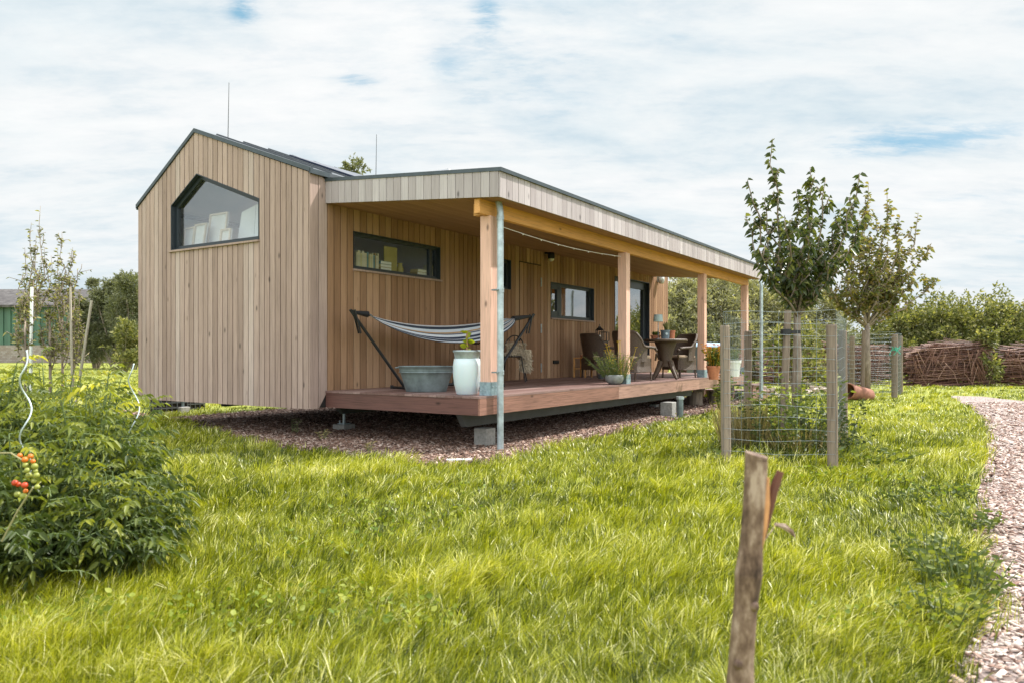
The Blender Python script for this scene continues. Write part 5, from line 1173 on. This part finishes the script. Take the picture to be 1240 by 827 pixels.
def chipscatter(name,poly,n,box,size,mat,z0,label,dens=None,seed=1):
    R=np.random.default_rng(seed); X=R.uniform(box[0],box[1],n); Y=R.uniform(box[2],box[3],n); 
    if dens is not None: keep=R.random(n)<dens(X,Y); X=X[keep];Y=Y[keep]
    k=inpoly(X,Y,poly); X=X[k];Y=Y[k]; n=len(X)
    far_=np.clip(Y/8,.75,3)**.5
    L_=size*R.uniform(.5,1.7,n)*far_; Wd=L_*R.uniform(.18,.5,n); T=.0022*R.uniform(.5,1.8,n)*far_; a=R.random(n)*2*PI; p=R.normal(0,.28,n); r=R.normal(0,.3,n); Z=z0+R.random(n)*.02
    ax=np.stack([np.cos(a)*np.cos(p),np.sin(a)*np.cos(p),np.sin(p)],1); up=np.stack([-np.sin(r)*np.sin(a),np.sin(r)*np.cos(a),np.cos(r)],1); ay=np.cross(up,ax); ay/=np.linalg.norm(ay,axis=1,keepdims=True); az=np.cross(ax,ay)
    C=np.stack([X,Y,Z],1); co=[]
    for sz in (-1,1):
        for sx,sy in ((-1,-1),(1,-1),(1,1),(-1,1)):
            tp=1 if sx<0 else R.uniform(.3,1,n)
            co.append(C+ax*(sx*L_/2)[:,None]+ay*(sy*Wd/2*tp)[:,None]+az*(sz*T)[:,None])
    co=np.stack(co,1).reshape(-1,3); b=(np.arange(n)*8)[:,None]
    q=np.concatenate([b+np.array([f]) for f in ((4,5,6,7),(0,1,5,4),(1,2,6,5),(2,3,7,6),(3,0,4,7))],0)
    me=fast_mesh(name,co,quads=q,var=np.repeat(R.random(n),8)); o=link(name,me,mat); tag(o,label,'wood chips',kind='stuff'); return o
def chipcol(name,tones):
    m,nt,b=newmat(name); c=ramp(nt,varof(nt),tones); g=noise(nt,120,3,(1,1,1)); c=mixc(nt,c,ramp(nt,g,[(.3,.75),(.7,1.15)]),1.,'MULTIPLY'); nt.links.new(c,b.inputs['Base Color']); b.inputs['Roughness'].default_value=.8; return m
chipscatter('path_chips',path,260000,(1.,13,.8,18),.038,chipcol('path_chip',[(0,(.10,.05,.035)),(.25,(.27,.155,.115)),(.55,(.46,.33,.27)),(1,(.72,.62,.55))]),.008,'loose pale wood chips covering the garden path',dens=lambda X,Y:np.clip((5.5/np.maximum(Y,1))**2,.06,1)*((X/np.maximum(Y,.1))<1.0),seed=2)
chipscatter('mulch_chips',chips,330000,(-9,8,7.2,20),.034,chipcol('mulch_chip',[(0,(.06,.03,.02)),(.35,(.17,.09,.06)),(.7,(.31,.19,.14)),(1,(.58,.46,.39))]),.006,'loose brown wood chips lying around the house',dens=lambda X,Y:np.clip((10.5/np.maximum(Y,1))**2,.25,1),seed=3)
# grass
def fbm(X,Y,s,seed):
    R=np.random.default_rng(seed); v=0;a=1
    for o_ in range(4):
        for k in range(3):
            an=R.random()*2*PI; ph=R.random()*6.28; v=v+a*np.sin((X*np.cos(an)+Y*np.sin(an))*s*(1.7**o_)*R.uniform(.7,1.3)+ph+1.3*np.sin(Y*s*.7+ph)); 
        a*=.6
    return v/5
def grass(name,n,y0,y1,halfw,hmin,hmax,wd_,seed,label,mat,margin=1.0):
    R=np.random.default_rng(seed)
    # uniform in screen-ish: sample Y with density ~ 1/Y
    u=R.random(n); Y=y0*(y1/y0)**u; X=R.uniform(-1,1,n)*(halfw*Y+margin)
    nc=n//22; ci=R.integers(0,nc,n); uc=R.random(nc); Yc=y0*(y1/y0)**uc; Xc=R.uniform(-1,1,nc)*(halfw*Yc+margin); cH=R.beta(2,2.4,nc); cA=R.normal(0,1,nc); cV=R.normal(0,.12,nc); inc=R.random(n)<.72; sp_=.016*np.clip(Yc[ci]/4,.8,4)
    X=np.where(inc,Xc[ci]+R.normal(0,1,n)*sp_,X); Y=np.where(inc,Yc[ci]+R.normal(0,1,n)*sp_,Y); hb=np.where(inc,cH[ci]*.75+.25*R.random(n),R.beta(2.2,2.5,n)*.8); za=np.where(inc,cA[ci]*1.1+R.normal(0,.5,n),R.normal(0,1.,n)); zv=np.where(inc,cV[ci],0)
    jx=R.normal(0,.045,n)+.05*np.sin(Y*9+np.sin(X*7)*2)+.03*np.sin(Y*23); jy=R.normal(0,.07,n)+.08*np.sin(X*6); k=~(inpoly(X+jx,Y+jy*.3,path)|inpoly(X+jx,Y+jy,chips)); 
    # ragged edges: allow few
    edge=(R.random(n)<.0)
    k|=edge; X=X[k]; Y=Y[k]; hb=hb[k]; za=za[k]; zv=zv[k]; n=len(X)
    cl=fbm(X,Y,1.1,5); cl2=fbm(X,Y,4.5,9)
    dead=(np.hypot(X-cc.x,Y-cc.y)<.75)
    H=(hmin+(hmax-hmin)*np.clip(hb+.45*cl+.40*cl2,.0,1.7))
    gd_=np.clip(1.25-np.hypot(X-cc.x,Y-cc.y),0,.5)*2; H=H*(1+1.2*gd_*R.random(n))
    # shorter, scuffed rim towards chips
    az=fbm(X,Y,1.6,21)*2.4+za+.5; lean=np.clip(R.normal(.55,.28,n)+.22*cl2,.05,1.2)
    dx=np.cos(az)*lean;dy=np.sin(az)*lean
    w_=wd_*R.uniform(.6,1.4,n)*np.clip(Y/5.,.55,5)**.75
    fa_=R.random(n)*2*PI; sx=np.cos(fa_)*w_;sy=np.sin(fa_)*w_
    def pt(t,ws):
        x=X+dx*H*t*t; y=Y+dy*H*t*t; z=H*(t-.35*lean*t*t)
        return np.stack([x-sx*ws,y-sy*ws,z],1),np.stack([x+sx*ws,y+sy*ws,z],1)
    a0,b0=pt(0,.7);a1,b1=pt(.4,1);a2,b2=pt(.75,.7);t0,_=pt(1.0,0)
    co=np.stack([a0,b0,a1,b1,a2,b2,t0],1).reshape(-1,3); b=(np.arange(n)*7)[:,None]
    q=np.concatenate([b+np.array([[0,1,3,2]]),b+np.array([[2,3,5,4]])],0); tr=b+np.array([[4,5,6]])
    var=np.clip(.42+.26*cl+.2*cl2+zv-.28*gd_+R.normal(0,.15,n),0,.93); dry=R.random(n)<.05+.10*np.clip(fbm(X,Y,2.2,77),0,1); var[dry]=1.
    me=fast_mesh(name,co,quads=q,tris=tr,var=np.repeat(var,7)); o=link(name,me,mat); tag(o,label,'grass',kind='stuff'); return o
M['grass']=leafmat('grass_blade',[(.020,.036,.006),(.08,.108,.010),(.262,.285,.016),(.48,.465,.04),(.76,.72,.38)],.32,.32)
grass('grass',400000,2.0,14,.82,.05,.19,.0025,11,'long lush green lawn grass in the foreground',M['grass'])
grass('far_grass',150000,13.5,75,.80,.04,.14,.0032,12,'lawn grass further away around the garden and up to the barn',M['grass'])
# clover-like leaves in the grass
R=np.random.default_rng(5); n=26000; Y=2.2*(14/2.2)**R.random(n); X=R.uniform(-1,1,n)*(.8*Y+.5); k=~(inpoly(X,Y,path)|inpoly(X,Y,chips))&((fbm(X,Y,1.4,33)>.24)|(np.hypot(X+.95,(Y-4.9)*.7)<.55*R.random(n)+.1))&(Y>3.0); X=X[k];Y=Y[k];n=len(X)
P=np.stack([X,Y,R.uniform(.04,.12,n)],1); a=R.random(n)*2*PI; D=np.stack([np.cos(a),np.sin(a),R.uniform(-.1,.6,n)],1)
co,q,v=leaf_arrays(P,D,R.uniform(.018,.038,n),wr=.75,fold=.1,rs=R)
o=link('clover',fast_mesh('clover',co,quads=q,var=v),leafmat('clover_leaf',[(.10,.16,.02),(.20,.25,.03),(.30,.32,.05)],.35)); tag(o,'patches of broad small leaves growing in the lawn','ground cover',kind='stuff')
